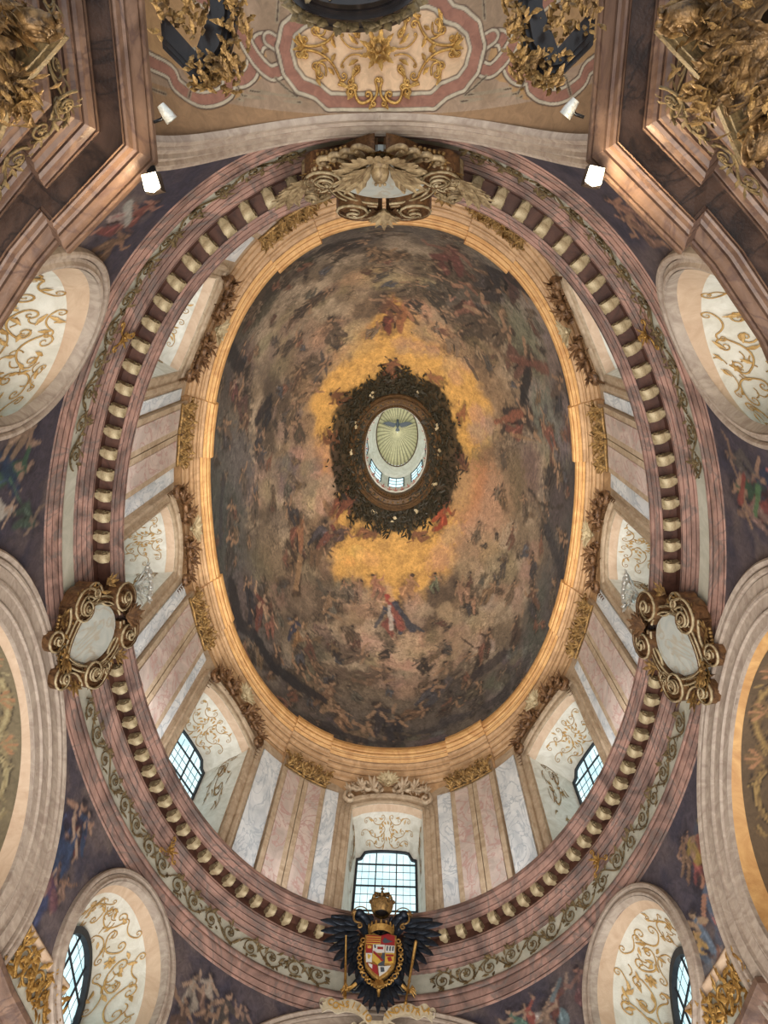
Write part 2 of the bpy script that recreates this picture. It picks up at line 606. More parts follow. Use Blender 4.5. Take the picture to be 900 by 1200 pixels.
CLOUDS = [
    (88.3, 0.366, 2.64, 1.51, -3.13, (176, 138, 110), 0.9),
    (102.0, 0.434, 1.86, 1.06, 2.87, (170, 134, 106), 0.8),
    (74.8, 0.382, 1.87, 1.06, -2.84, (166, 130, 102), 0.8),
    (86.7, 0.27, 2.11, 1.09, -3.09, (140, 108, 84), 0.6),
    (72.2, 0.507, 2.08, 1.08, -2.48, (164, 128, 98), 0.7),
    (109.4, 0.532, 2.1, 1.17, 2.43, (150, 118, 92), 0.7),
    (57.3, 0.378, 1.89, 1.2, -2.55, (158, 124, 98), 0.7),
    (-179.9, 0.669, 2.09, 1.39, 1.75, (160, 120, 92), 0.7),
    (165.0, 0.701, 2.45, 1.38, 1.64, (156, 122, 96), 0.7),
    (176.2, 0.56, 2.25, 1.33, 1.85, (110, 94, 86), 0.7),
    (-179.1, 0.459, 1.95, 0.85, 1.77, (96, 86, 82), 0.6),
    (-178.9, 0.326, 1.8, 1.6, 1.79, (130, 106, 86), 0.6),
    (-166.0, 0.477, 1.95, 1.15, 1.56, (128, 104, 84), 0.6),
    (155.3, 0.456, 3.67, 2.21, 2.15, (128, 102, 78), 0.5),
    (-151.7, 0.262, 2.25, 1.81, 1.49, (104, 84, 68), 0.6),
    (-140.4, 0.312, 1.7, 1.5, 0.61, (128, 104, 86), 0.8),
    (-131.9, 0.371, 1.93, 1.2, 0.26, (130, 106, 86), 0.7),
    (-110.1, 0.36, 1.83, 1.35, 0.07, (120, 98, 72), 0.7),
    (-97.2, 0.399, 1.5, 1.19, 0.15, (150, 120, 84), 0.7),
    (-131.8, 0.57, 1.65, 1.74, 0.48, (150, 116, 86), 0.7),
    (-118.6, 0.639, 1.33, 1.38, 0.31, (166, 124, 84), 0.7),
    (-86.7, 0.406, 1.28, 1.04, -0.15, (148, 120, 88), 0.8),
    (-131.4, 0.104, 1.07, 2.25, 0.57, (66, 56, 46), 0.8),
    (-121.7, 0.129, 1.28, 1.2, 0.22, (58, 50, 44), 0.8),
    (-46.5, 0.236, 1.5, 2.33, -1.74, (110, 104, 98), 0.8),
    (-38.9, 0.071, 1.34, 3.75, -1.99, (104, 98, 94), 0.8),
    (-44.2, 0.133, 0.83, 3.0, -0.77, (124, 116, 106), 0.6),
    (-28.3, 0.146, 0.81, 3.75, -2.3, (100, 94, 88), 0.8),
    (-56.8, 0.321, 1.09, 1.35, -0.16, (104, 92, 76), 0.6),
    (-59.8, 0.474, 1.58, 1.46, -0.1, (118, 96, 70), 0.6),
    (-47.7, 0.493, 1.89, 1.42, -0.6, (120, 94, 68), 0.6),
    (-72.6, 0.626, 1.76, 1.37, 0.49, (176, 126, 76), 0.8),
    (-75.0, 0.717, 1.38, 0.81, -0.39, (150, 118, 90), 0.6),
    (-49.1, 0.69, 1.14, 1.07, -0.92, (170, 130, 88), 0.6),
    (-15.9, 0.188, 0.61, 3.0, -2.84, (96, 92, 90), 0.8),
    (-6.4, 0.3, 1.8, 1.16, -1.73, (112, 96, 78), 0.6),
    (0.6, 0.46, 0.84, 3.75, 2.99, (100, 78, 62), 0.6),
    (3.1, 0.566, 0.71, 3.75, 2.95, (104, 80, 62), 0.6),
    (-15.6, 0.644, 1.58, 1.21, -1.48, (160, 126, 96), 0.6),
    (13.6, 0.654, 1.03, 3.48, 2.96, (160, 120, 84), 0.6),
    (39.7, 0.639, 2.32, 1.36, -2.69, (166, 126, 90), 0.6),
    (34.0, 0.542, 2.02, 1.4, -2.3, (150, 116, 84), 0.6),
    (23.4, 0.357, 3.0, 1.28, -2.14, (136, 112, 88), 0.6),
    (37.0, 0.322, 2.12, 1.36, -2.28, (140, 112, 90), 0.6),
    (54.0, 0.288, 1.39, 0.59, -2.47, (150, 132, 112), 0.8),
    (67.0, 0.357, 1.69, 1.56, -2.69, (146, 114, 86), 0.6),
    (44.7, 0.142, 2.89, 0.92, -2.82, (92, 86, 80), 0.9),
    (59.4, 0.121, 2.06, 0.73, -3.06, (84, 78, 74), 0.9),
    (39.6, 0.054, 2.66, 0.88, -2.89, (104, 98, 92), 0.8),
    (25.2, 0.043, 2.16, 0.9, -2.92, (90, 86, 84), 0.8),
    (78.6, 0.053, 2.65, 0.5, 3.12, (84, 78, 76), 0.9),
    (59.9, 0.025, 2.44, 0.54, -2.93, (98, 92, 86), 0.7),
    (99.1, 0.03, 2.24, 0.56, -3.12, (72, 66, 68), 0.9),
    (119.4, 0.08, 2.29, 0.73, -2.99, (86, 80, 80), 0.8),
    (136.8, 0.107, 2.37, 0.98, -3.05, (80, 76, 76), 0.8),
    (149.9, 0.112, 1.5, 1.9, 1.99, (70, 70, 76), 0.8),
    (129.6, 0.14, 1.19, 1.05, -2.99, (112, 100, 92), 0.6),
    (113.1, 0.365, 1.7, 1.34, 2.65, (90, 74, 60), 0.7),
    (119.5, 0.248, 1.8, 1.5, 2.51, (84, 70, 58), 0.6),
    (147.6, 0.33, 2.89, 1.76, 2.21, (126, 100, 78), 0.5),
    (160.7, 0.12, 0.87, 3.75, 1.07, (84, 78, 74), 0.6),
    (-174.5, 0.083, 0.27, 4.5, 0.15, (74, 74, 78), 0.8),
    (177.7, 0.032, 0.27, 4.5, 0.31, (66, 66, 72), 0.8),
    (-1.5, 0.083, 0.35, 3.75, -0.52, (60, 56, 58), 0.7),
    (11.9, 0.036, 0.58, 3.75, -1.27, (70, 70, 74), 0.7),
    (155.9, 0.729, 1.01, 0.95, 2.18, (166, 126, 96), 0.6),
    (123.3, 0.675, 1.63, 0.9, 2.62, (196, 148, 84), 0.5),
    (121.6, 0.553, 2.18, 0.9, 2.59, (106, 90, 72), 0.6),
]
FIGS = [
    (89.5, 0.523, 1.34, 1.53, (152, 60, 50), (196, 150, 116), (58, 66, 86), None),
    (-94.3, 0.895, 0.86, -1.06, (112, 70, 44), (150, 96, 60), None, (40, 28, 22)),
    (-56.4, 0.864, 0.66, 3.1, (140, 92, 58), (166, 112, 72), None, None),
    (-144.8, 0.818, 0.77, -1.97, (104, 66, 40), (140, 90, 56), None, None),
    (-25.2, 0.802, 0.69, -2.36, (140, 90, 56), (164, 112, 74), None, None),
    (2.7, 0.828, 0.7, -0.8, (90, 58, 40), (150, 100, 66), None, (30, 24, 20)),
    (36.9, 0.862, 0.99, 2.84, (140, 62, 38), (160, 104, 68), (150, 74, 44), None),
    (146.2, 0.878, 1.07, 1.9, (110, 64, 44), (150, 96, 64), None, (44, 34, 28)),
    (113.3, 0.878, 0.79, 2.65, (120, 78, 50), (156, 104, 68), None, None),
    (-169.4, 0.86, 0.79, 1.88, (110, 70, 44), (146, 94, 60), None, None),
    (67.4, 0.881, 0.73, 0.45, (124, 80, 52), (150, 98, 62), None, None),
    (-17.3, 0.386, 1.9, -1.72, (126, 54, 40), (176, 128, 92), (60, 46, 42), None),
    (-14.4, 0.237, 1.09, 2.18, (136, 64, 48), (176, 128, 92), None, None),
    (-4.1, 0.519, 0.61, 2.82, (92, 76, 62), (176, 128, 92), None, (70, 62, 60)),
    (-36.7, 0.498, 0.67, -0.05, (80, 74, 70), (176, 128, 92), None, (66, 62, 62)),
    (-45.2, 0.519, 0.58, -2.35, (150, 118, 84), (176, 128, 92), None, None),
    (-25.3, 0.105, 1.34, -2.24, (52, 52, 60), (176, 128, 92), (90, 70, 60), None),
    (-16.9, 0.083, 0.79, 2.89, (120, 66, 56), (176, 128, 92), None, None),
    (-26.0, 0.352, 0.84, 2.99, (44, 40, 44), (176, 128, 92), None, None),
    (-5.3, 0.184, 1.26, -2.28, (60, 50, 48), (176, 128, 92), None, None),
    (3.1, 0.222, 0.81, -3.02, (84, 70, 60), (176, 128, 92), None, None),
    (5.1, 0.364, 0.79, 2.46, (96, 76, 58), (176, 128, 92), None, None),
    (7.1, 0.502, 0.81, 2.66, (130, 94, 56), (176, 128, 92), (110, 80, 50), None),
    (16.0, 0.407, 0.84, 2.9, (116, 70, 52), (176, 128, 92), None, None),
    (6.0, 0.079, 1.02, -3.1, (44, 44, 52), (176, 128, 92), None, None),
    (16.9, 0.241, 0.82, 2.28, (60, 56, 60), (176, 128, 92), None, None),
    (26.3, 0.599, 0.76, 2.79, (116, 92, 70), (176, 128, 92), None, None),
    (46.7, 0.432, 0.85, 2.22, (70, 64, 66), (180, 136, 100), (160, 110, 80), None),
    (36.9, 0.401, 0.84, 2.96, (132, 96, 60), (176, 128, 92), None, None),
    (50.3, 0.514, 0.94, 1.44, (160, 110, 80), (176, 128, 92), None, None),
    (29.0, 0.305, 0.82, 2.88, (120, 92, 66), (176, 128, 92), None, None),
    (23.6, 0.181, 1.03, 1.96, (60, 58, 64), (176, 128, 92), (100, 64, 48), None),
    (34.5, 0.195, 0.91, 2.23, (84, 60, 50), (176, 128, 92), None, None),
    (47.9, 0.27, 1.06, 2.15, (130, 70, 52), (176, 128, 92), (80, 60, 48), None),
    (59.1, 0.268, 0.93, 2.44, (120, 100, 80), (176, 128, 92), None, None),
    (69.1, 0.266, 1.17, 1.96, (84, 76, 78), (176, 128, 92), (120, 96, 74), None),
    (75.3, 0.221, 1.13, 2.14, (70, 70, 80), (170, 124, 90), None, None),
    (80.9, 0.153, 0.88, 2.87, (120, 82, 54), (176, 126, 88), None, None),
    (67.8, 0.147, 0.78, 2.72, (84, 66, 56), (176, 128, 92), None, None),
    (57.5, 0.149, 0.73, 2.73, (96, 84, 66), (176, 128, 92), None, None),
    (15.7, 0.076, 0.77, 2.62, (90, 78, 66), (176, 128, 92), None, None),
    (113.2, 0.175, 1.36, 1.65, (150, 112, 78), (190, 144, 108), (120, 84, 60), None),
    (106.6, 0.117, 1.05, 1.12, (146, 100, 66), (186, 138, 100), None, None),
    (119.1, 0.183, 1.06, 1.48, (120, 92, 66), (176, 128, 92), None, None),
    (96.0, 0.297, 1.24, 2.66, (130, 92, 66), (176, 130, 94), (96, 74, 60), None),
    (104.2, 0.346, 1.05, 2.62, (110, 84, 66), (176, 128, 92), None, None),
    (93.1, 0.141, 1.37, 1.39, (80, 70, 74), (170, 128, 96), (60, 54, 60), None),
    (88.2, 0.111, 1.08, 1.69, (44, 42, 50), (176, 128, 92), None, None),
    (98.2, 0.076, 1.19, 1.85, (130, 100, 72), (176, 128, 92), None, None),
    (135.3, 0.288, 1.06, 1.22, (150, 98, 44), (176, 128, 90), (46, 56, 80), None),
    (126.8, 0.286, 0.89, 1.01, (110, 64, 50), (176, 128, 92), None, None),
    (150.8, 0.193, 1.46, 1.55, (40, 42, 56), (196, 150, 116), (110, 50, 44), None),
    (144.3, 0.208, 0.91, 1.25, (150, 80, 64), (186, 136, 104), None, None),
    (158.3, 0.165, 0.96, 0.37, (40, 42, 52), (176, 128, 92), None, None),
    (126.5, 0.166, 1.12, 1.71, (84, 66, 52), (176, 128, 92), None, None),
    (136.6, 0.145, 1.04, 1.52, (66, 54, 50), (176, 128, 92), None, None),
    (156.9, 0.538, 1.39, 1.04, (124, 58, 40), (176, 128, 92), (150, 90, 50), None),
    (147.8, 0.628, 1.32, 1.44, (60, 60, 72), (170, 126, 92), None, None),
    (142.4, 0.726, 1.18, 2.1, (72, 66, 76), (176, 130, 96), (120, 60, 48), None),
    (142.2, 0.588, 1.1, 1.52, (120, 84, 54), (176, 128, 92), None, (90, 66, 44)),
    (165.6, 0.507, 1.0, -0.33, (60, 56, 60), (176, 128, 92), None, None),
    (151.4, 0.461, 0.94, 1.04, (110, 78, 50), (176, 128, 92), None, None),
    (136.0, 0.793, 0.8, 2.04, (80, 62, 56), (176, 128, 92), None, None),
    (125.6, 0.475, 0.97, 1.37, (110, 104, 92), (178, 134, 98), (130, 96, 66), (84, 72, 60)),
    (111.9, 0.593, 0.93, 1.57, (156, 112, 88), (176, 128, 92), None, None),
    (119.3, 0.564, 0.78, 0.86, (110, 92, 76), (176, 128, 92), None, None),
    (101.8, 0.635, 0.95, 1.26, (170, 112, 84), (190, 134, 100), None, None),
    (79.9, 0.64, 1.13, 1.83, (176, 126, 86), (190, 140, 100), None, None),
    (62.9, 0.615, 0.78, 1.83, (98, 104, 76), (176, 128, 92), None, None),
    (175.4, 0.315, 0.88, 0.45, (90, 76, 64), (176, 128, 92), None, None),
    (177.8, 0.153, 0.93, 0.48, (84, 70, 60), (176, 128, 92), None, None),
    (171.2, 0.126, 1.01, 0.87, (64, 58, 56), (176, 128, 92), None, None),
    (-177.5, 0.247, 0.79, -0.13, (100, 84, 72), (176, 128, 92), None, None),
    (-165.3, 0.131, 1.01, -0.63, (60, 58, 64), (176, 128, 92), (104, 84, 72), None),
    (-158.7, 0.19, 1.21, -0.96, (96, 60, 56), (176, 128, 92), None, None),
    (-168.2, 0.351, 0.86, 0.15, (40, 42, 52), (180, 136, 106), (60, 58, 64), None),
    (-160.8, 0.385, 0.95, 0.1, (36, 38, 46), (176, 128, 92), None, None),
    (-172.9, 0.355, 0.8, -0.27, (70, 62, 64), (176, 128, 92), None, None),
    (-159.5, 0.539, 0.93, 0.12, (110, 84, 58), (176, 128, 92), None, None),
    (-165.6, 0.581, 0.94, -0.58, (84, 68, 50), (176, 128, 92), None, None),
    (-146.8, 0.141, 0.93, -0.49, (48, 46, 54), (176, 128, 92), (84, 70, 70), None),
    (-155.4, 0.147, 0.79, -0.58, (110, 50, 56), (180, 140, 120), None, None),
    (-146.9, 0.508, 1.0, -0.21, (120, 84, 54), (170, 124, 86), (96, 66, 50), (84, 62, 44)),
    (-149.0, 0.604, 1.08, 0.61, (150, 106, 68), (176, 128, 92), None, None),
    (-138.3, 0.594, 1.09, 0.96, (96, 74, 56), (176, 128, 92), None, (70, 64, 64)),
    (-137.4, 0.402, 0.91, 0.41, (80, 62, 50), (176, 128, 92), None, None),
    (-125.6, 0.35, 0.92, 0.55, (70, 54, 44), (176, 128, 92), None, None),
    (-118.0, 0.366, 0.81, 0.06, (84, 62, 48), (176, 128, 92), None, None),
    (-122.7, 0.531, 1.36, -1.53, (96, 74, 56), (176, 128, 92), None, None),
    (-106.3, 0.165, 1.05, 0.42, (48, 42, 42), (176, 128, 92), (64, 54, 52), None),
    (-99.9, 0.183, 0.76, -0.33, (60, 52, 50), (176, 128, 92), None, None),
    (-90.7, 0.289, 1.02, -0.38, (150, 108, 66), (180, 130, 84), (120, 88, 60), None),
    (-95.6, 0.257, 1.0, -2.19, (130, 96, 64), (176, 128, 86), None, None),
    (-87.7, 0.597, 1.45, -1.24, (120, 60, 44), (186, 124, 84), (140, 92, 60), (90, 66, 46)),
    (-93.4, 0.535, 1.16, -1.85, (110, 70, 48), (176, 128, 92), None, None),
    (-101.0, 0.707, 0.67, -0.64, (110, 90, 70), (176, 128, 92), None, None),
    (-72.6, 0.216, 1.9, -1.66, (116, 50, 48), (150, 96, 80), None, None),
    (-79.8, 0.317, 1.21, -1.0, (120, 98, 72), (176, 128, 92), None, None),
    (-62.7, 0.37, 1.81, -1.66, (150, 84, 66), (180, 120, 90), (90, 80, 70), None),
    (-58.2, 0.208, 1.65, -1.64, (60, 54, 56), (176, 128, 92), None, None),
    (-54.3, 0.093, 2.06, -1.6, (48, 44, 50), (176, 128, 92), (84, 56, 54), None),
    (-69.9, 0.504, 1.1, 0.91, (70, 58, 48), (176, 128, 92), None, None),
    (-53.2, 0.421, 1.81, -1.4, (84, 66, 52), (176, 128, 92), None, None),
    (-43.8, 0.338, 1.65, -1.37, (96, 72, 54), (176, 128, 92), None, None),
    (-32.9, 0.29, 1.81, -1.54, (110, 62, 50), (176, 128, 92), None, None),
    (-55.2, 0.586, 1.11, -1.61, (140, 108, 78), (176, 128, 92), None, None),
    (-72.0, 0.374, 1.0, -2.13, (84, 72, 60), (176, 128, 92), None, None),
    (-84.8, 0.447, 1.05, -0.95, (110, 88, 64), (176, 128, 92), None, None),
]
STROKES = [
    (162.6, 0.083, 154.6, 0.059, 0.7, 0.5, (38, 38, 46), 0.95),
    (154.6, 0.059, 147.7, 0.105, 0.5, 0.4, (40, 40, 48), 0.9),
    (147.1, 0.113, 136.8, 0.107, 0.35, 0.4, (34, 36, 44), 0.95),
    (136.8, 0.107, 126.9, 0.128, 0.4, 0.45, (34, 36, 44), 0.95),
    (126.9, 0.128, 114.1, 0.144, 0.45, 0.24, (40, 38, 44), 0.9),
    (-175.3, 0.122, -186.6, 0.063, 0.25, 0.3, (52, 54, 62), 0.9),
    (174.8, 0.019, 163.4, 0.021, 0.3, 0.4, (46, 48, 56), 0.9),
    (-158.3, 0.376, -164.5, 0.317, 0.45, 0.3, (34, 34, 40), 0.9),
    (-144.9, 0.021, -150.1, 0.156, 0.5, 0.4, (36, 36, 42), 0.9),
    (111.9, 0.056, 96.5, 0.047, 0.32, 0.23, (52, 48, 54), 0.9),
    (96.5, 0.047, 86.9, 0.041, 0.23, 0.19, (56, 52, 56), 0.8),
    (71.9, 0.099, 48.1, 0.052, 0.31, 0.45, (64, 60, 66), 0.85),
    (48.1, 0.052, 34.5, 0.064, 0.45, 0.3, (66, 62, 66), 0.8),
    (86.9, 0.073, 72.1, 0.083, 0.23, 0.26, (60, 56, 60), 0.8),
    (55.3, 0.194, 43.0, 0.178, 0.45, 0.45, (60, 52, 56), 0.85),
    (6.6, 0.208, 11.9, 0.036, 0.4, 0.45, (48, 48, 56), 0.85),
    (-32.5, 0.263, -22.3, 0.369, 0.45, 0.4, (34, 32, 36), 0.9),
    (-32.5, 0.045, -20.9, 0.048, 0.25, 0.35, (50, 48, 52), 0.85),
    (-55.7, 0.091, -47.9, 0.031, 0.4, 0.35, (44, 40, 46), 0.9),
    (-73.2, 0.034, -63.8, -0.321, 0.3, 0.35, (58, 52, 50), 0.8),
    (-96.5, 0.114, -86.4, 0.125, 0.14, 0.13, (56, 52, 46), 0.8),
    (-109.4, 0.126, -99.4, 0.154, 0.3, 0.19, (44, 40, 40), 0.85),
    (-124.7, -0.121, -117.8, 0.029, 0.4, 0.35, (46, 40, 36), 0.85),
    (-134.1, -0.136, -127.6, -0.041, 0.45, 0.45, (42, 38, 38), 0.8),
    (156.3, 0.45, 147.6, 0.464, 0.2, 0.2, (60, 44, 34), 0.9),
    (148.1, 0.481, 141.7, 0.379, 0.25, 0.25, (150, 108, 66), 0.9),
    (141.7, 0.379, 140.0, 0.389, 0.3, 0.2, (70, 50, 36), 0.9),
    (146.7, 0.496, 140.4, 0.393, 0.1, 0.1, (70, 50, 36), 0.9),
    (150.7, 0.424, 128.0, 0.71, 0.08, 0.08, (60, 42, 32), 0.9),
    (169.3, 0.177, 170.2, 0.298, 0.08, 0.08, (60, 44, 34), 0.8),
    (149.2, 0.744, 157.7, 0.707, 0.2, 0.2, (160, 110, 62), 0.8),
    (157.7, 0.707, 144.8, 0.721, 0.2, 0.25, (156, 108, 64), 0.8),
    (-16.6, 0.561, -18.6, 0.382, 0.15, 0.3, (140, 66, 40), 0.9),
    (-12.7, 0.525, -15.1, 0.5, 0.2, 0.2, (60, 44, 38), 0.9),
    (-12.0, 0.462, -11.3, 0.242, 0.15, 0.1, (150, 110, 70), 0.8),
    (-35.3, 0.597, -46.7, 0.606, 0.15, 0.15, (70, 60, 56), 0.8),
    (0.8, 0.347, 2.9, 0.271, 0.15, 0.1, (52, 42, 38), 0.9),
    (2.9, 0.271, -0.3, 0.111, 0.12, 0.12, (58, 46, 40), 0.9),
    (2.2, 0.297, 5.7, 0.212, 0.12, 0.12, (110, 84, 60), 0.8),
    (-73.0, 0.475, -64.1, 0.55, 0.11, 0.08, (50, 44, 40), 0.9),
    (-83.9, 0.618, -80.5, 0.669, 0.05, 0.05, (50, 40, 34), 0.9),
    (-90.6, 0.499, -87.5, 0.629, 0.1, 0.06, (150, 96, 56), 0.5),
    (97.7, 0.574, 89.6, 0.562, 0.09, 0.09, (196, 150, 120), 0.8),
    (93.5, 0.594, 86.2, 0.479, 0.19, 0.32, (150, 58, 48), 0.95),
    (89.6, 0.569, 80.4, 0.464, 0.19, 0.23, (52, 60, 78), 0.95),
    (82.7, 0.493, 75.3, 0.448, 0.19, 0.09, (60, 64, 76), 0.95),
    (94.7, 0.534, 98.4, 0.473, 0.19, 0.14, (60, 66, 80), 0.9),
    (92.2, 0.555, 90.8, 0.47, 0.14, 0.14, (186, 176, 168), 0.8),
    (91.4, 0.582, 91.0, 0.585, 0.19, 0.19, (190, 140, 104), 0.95),
    (117.7, 0.535, 133.4, 0.476, 0.15, 0.15, (80, 70, 56), 0.8),
    (116.5, 0.453, 126.0, 0.436, 0.15, 0.1, (150, 110, 76), 0.8),
    (135.4, 0.5, 128.5, 0.493, 0.15, 0.25, (78, 70, 60), 0.9),
    (-93.4, 0.245, -97.8, 0.351, 0.05, 0.06, (70, 52, 40), 0.9),
    (-97.8, 0.351, -90.8, 0.348, 0.06, 0.05, (70, 52, 40), 0.9),
    (-66.3, 0.326, -58.9, 0.321, 0.15, 0.15, (140, 86, 66), 0.8),
    (-35.5, 0.358, -30.1, 0.163, 0.2, 0.35, (116, 58, 46), 0.85),
    (-43.1, 0.443, -34.3, 0.367, 0.15, 0.15, (110, 80, 56), 0.8),
    (77.3, 0.066, 86.9, 0.079, 0.12, 0.12, (96, 80, 60), 0.7),
    (58.2, 0.355, 52.3, 0.276, 0.08, 0.08, (70, 50, 40), 0.9),
]
SPFIG = [
    (-154.3, 11.16, 0.93, 1.75, (40, 60, 92), (170, 130, 104), (60, 96, 70), None),
    (-150.6, 11.3, 0.62, 1.05, (150, 116, 88), (170, 130, 100), None, None),
    (-161.3, 11.85, 0.62, 2.09, (70, 90, 74), (150, 120, 100), None, None),
    (-158.7, 10.95, 0.62, 1.57, (190, 176, 160), (190, 150, 120), None, None),
    (-23.9, 11.41, 0.93, 1.4, (176, 70, 56), (180, 130, 100), (60, 96, 66), None),
    (-26.4, 10.72, 0.74, 1.4, (180, 84, 70), (180, 130, 100), (50, 60, 90), None),
    (-26.9, 11.67, 0.62, 1.75, (96, 84, 80), (150, 110, 88), None, None),
    (-21.7, 11.34, 0.62, 1.57, (150, 110, 96), (176, 128, 92), None, None),
    (162.3, 11.61, 0.93, 1.75, (56, 72, 120), (196, 140, 110), (70, 60, 90), None),
    (159.6, 11.87, 0.62, 1.22, (150, 60, 50), (200, 150, 120), (60, 80, 120), None),
    (161.4, 10.59, 1.12, 1.66, (150, 80, 104), (190, 140, 120), (70, 80, 130), None),
    (159.4, 10.07, 0.87, 1.66, (66, 76, 124), (180, 130, 110), None, None),
    (160.0, 11.29, 0.68, 1.57, (60, 80, 124), (200, 160, 130), None, None),
    (157.4, 10.59, 0.43, 1.57, (150, 110, 90), (170, 120, 90), None, None),
    (124.9, 11.78, 0.62, 1.4, (150, 110, 90), (200, 160, 130), (190, 170, 150), None),
    (120.9, 11.53, 0.74, 1.66, (170, 130, 96), (196, 150, 116), (90, 80, 76), None),
    (128.1, 11.51, 0.56, 1.57, (180, 160, 140), (190, 150, 120), None, None),
    (128.2, 10.9, 0.62, 1.48, (110, 80, 66), (170, 126, 96), None, None),
    (124.0, 11.12, 0.62, 1.57, (80, 60, 56), (170, 126, 96), None, None),
    (116.7, 11.59, 0.5, 1.57, (90, 80, 80), (170, 130, 110), None, None),
    (18.5, 11.31, 0.87, 1.48, (196, 90, 80), (190, 140, 110), (190, 150, 60), None),
    (20.5, 11.66, 0.5, 2.09, (150, 110, 80), (170, 120, 90), None, None),
    (20.0, 10.27, 0.99, 1.57, (190, 90, 70), (200, 130, 96), (96, 110, 140), None),
    (23.1, 9.43, 0.62, 1.57, (150, 90, 84), (200, 150, 120), None, None),
    (23.8, 10.24, 0.68, 1.66, (110, 130, 156), (190, 150, 110), None, None),
    (24.7, 10.17, 0.37, 1.4, (210, 160, 80), (210, 160, 100), None, None),
    (54.2, 11.6, 0.81, 1.75, (120, 150, 160), (200, 160, 130), (150, 84, 70), None),
    (59.3, 11.72, 0.62, 1.05, (210, 190, 180), (196, 150, 120), (190, 90, 76), None),
    (48.0, 11.74, 0.62, 1.4, (130, 80, 84), (180, 120, 100), None, None),
    (62.4, 11.79, 0.56, 1.05, (96, 140, 120), (190, 150, 120), None, None),
    (56.4, 11.45, 0.62, 1.75, (150, 120, 100), (190, 150, 120), None, None),
    (-122.8, 11.27, 0.62, 1.05, (130, 60, 56), (170, 110, 90), (180, 150, 140), None),
    (-126.4, 11.52, 0.62, 0.87, (120, 84, 60), (160, 110, 80), None, None),
    (-121.0, 11.56, 0.5, 0.52, (140, 70, 60), (170, 110, 90), None, None),
    (-58.6, 11.35, 0.62, 2.44, (150, 100, 80), (180, 120, 90), None, None),
    (-56.1, 11.45, 0.62, 2.27, (140, 96, 76), (170, 120, 90), None, None),
    (-55.9, 10.93, 0.5, 2.09, (120, 90, 80), (160, 110, 90), None, None),
]
SPSTR = [
    (12.9, 11.45, 21.3, 9.71, 0.16, 0.22, (104, 112, 136), 0.85),
    (12.4, 11.6, 16.7, 11.57, 0.1, 0.12, (92, 96, 116), 0.9),
    (15.3, 11.55, 12.3, 11.21, 0.12, 0.1, (190, 150, 60), 0.9),
    (17.1, 11.4, 17.6, 10.82, 0.12, 0.2, (196, 84, 74), 0.9),
    (164.1, 11.26, 158.9, 10.9, 0.12, 0.16, (60, 80, 130), 0.8),
    (162.7, 10.57, 157.5, 10.15, 0.1, 0.2, (140, 70, 100), 0.7),
    (-123.5, 11.43, -121.3, 10.93, 0.1, 0.12, (196, 190, 176), 0.9),
    (52.2, 12.09, 54.2, 11.81, 0.08, 0.12, (130, 160, 170), 0.9),
    (17.8, 11.42, 18.2, 11.49, 0.22, 0.22, (170, 130, 90), 0.4),
    (-146.3, 10.89, -151.9, 11.6, 0.04, 0.04, (160, 120, 90), 0.6),
    (62.0, 12.75, 46.4, 11.6, 0.25, 0.3, (120, 110, 116), 0.35),
    (-153.4, 10.86, -156.8, 11.25, 0.2, 0.18, (36, 64, 104), 0.85),
    (-155.0, 10.97, -158.7, 11.5, 0.05, 0.04, (90, 140, 100), 0.8),
    (-22.0, 11.7, -25.3, 11.44, 0.12, 0.1, (190, 76, 62), 0.9),
    (-22.0, 11.18, -25.2, 10.92, 0.08, 0.1, (96, 150, 84), 0.9),
    (26.1, 9.64, 21.9, 9.44, 0.1, 0.15, (150, 150, 160), 0.6),
    (22.2, 9.66, 24.7, 9.13, 0.05, 0.1, (190, 110, 80), 0.7),
]

# ---------------------------------------------------------------- painting helpers (pigment on plaster, laid out in metres on the walls)


def vnoise(P, f, seed=0):
    r = np.random.RandomState(100 + seed)
    T = r.rand(32, 32, 32)
    Q = P * f + r.rand(3) * 32
    I = np.floor(Q).astype(int)
    F = Q - I
    F = F * F * (3 - 2 * F)
    out = 0
    for i in (0, 1):
        for j in (0, 1):
            for k in (0, 1):
                w_ = (F[:, 0] if i else 1 - F[:, 0]) * (F[:, 1] if j else 1 - F[:, 1]) * (F[:, 2] if k else 1 - F[:, 2])
                out = out + w_ * T[(I[:, 0] + i) % 32, (I[:, 1] + j) % 32, (I[:, 2] + k) % 32]
    return out


def fbm(P, f, o=4, seed=0):
    s, a, t = 0, 1, 0
    for i in range(o):
        s = s + a * vnoise(P, f * 2 ** i, seed + i)
        t += a
        a *= .55
    return s / t


def sstep(x, a, b):
    k = np.clip((x - a) / (b - a), 0, 1)
    return k * k * (3 - 2 * k)


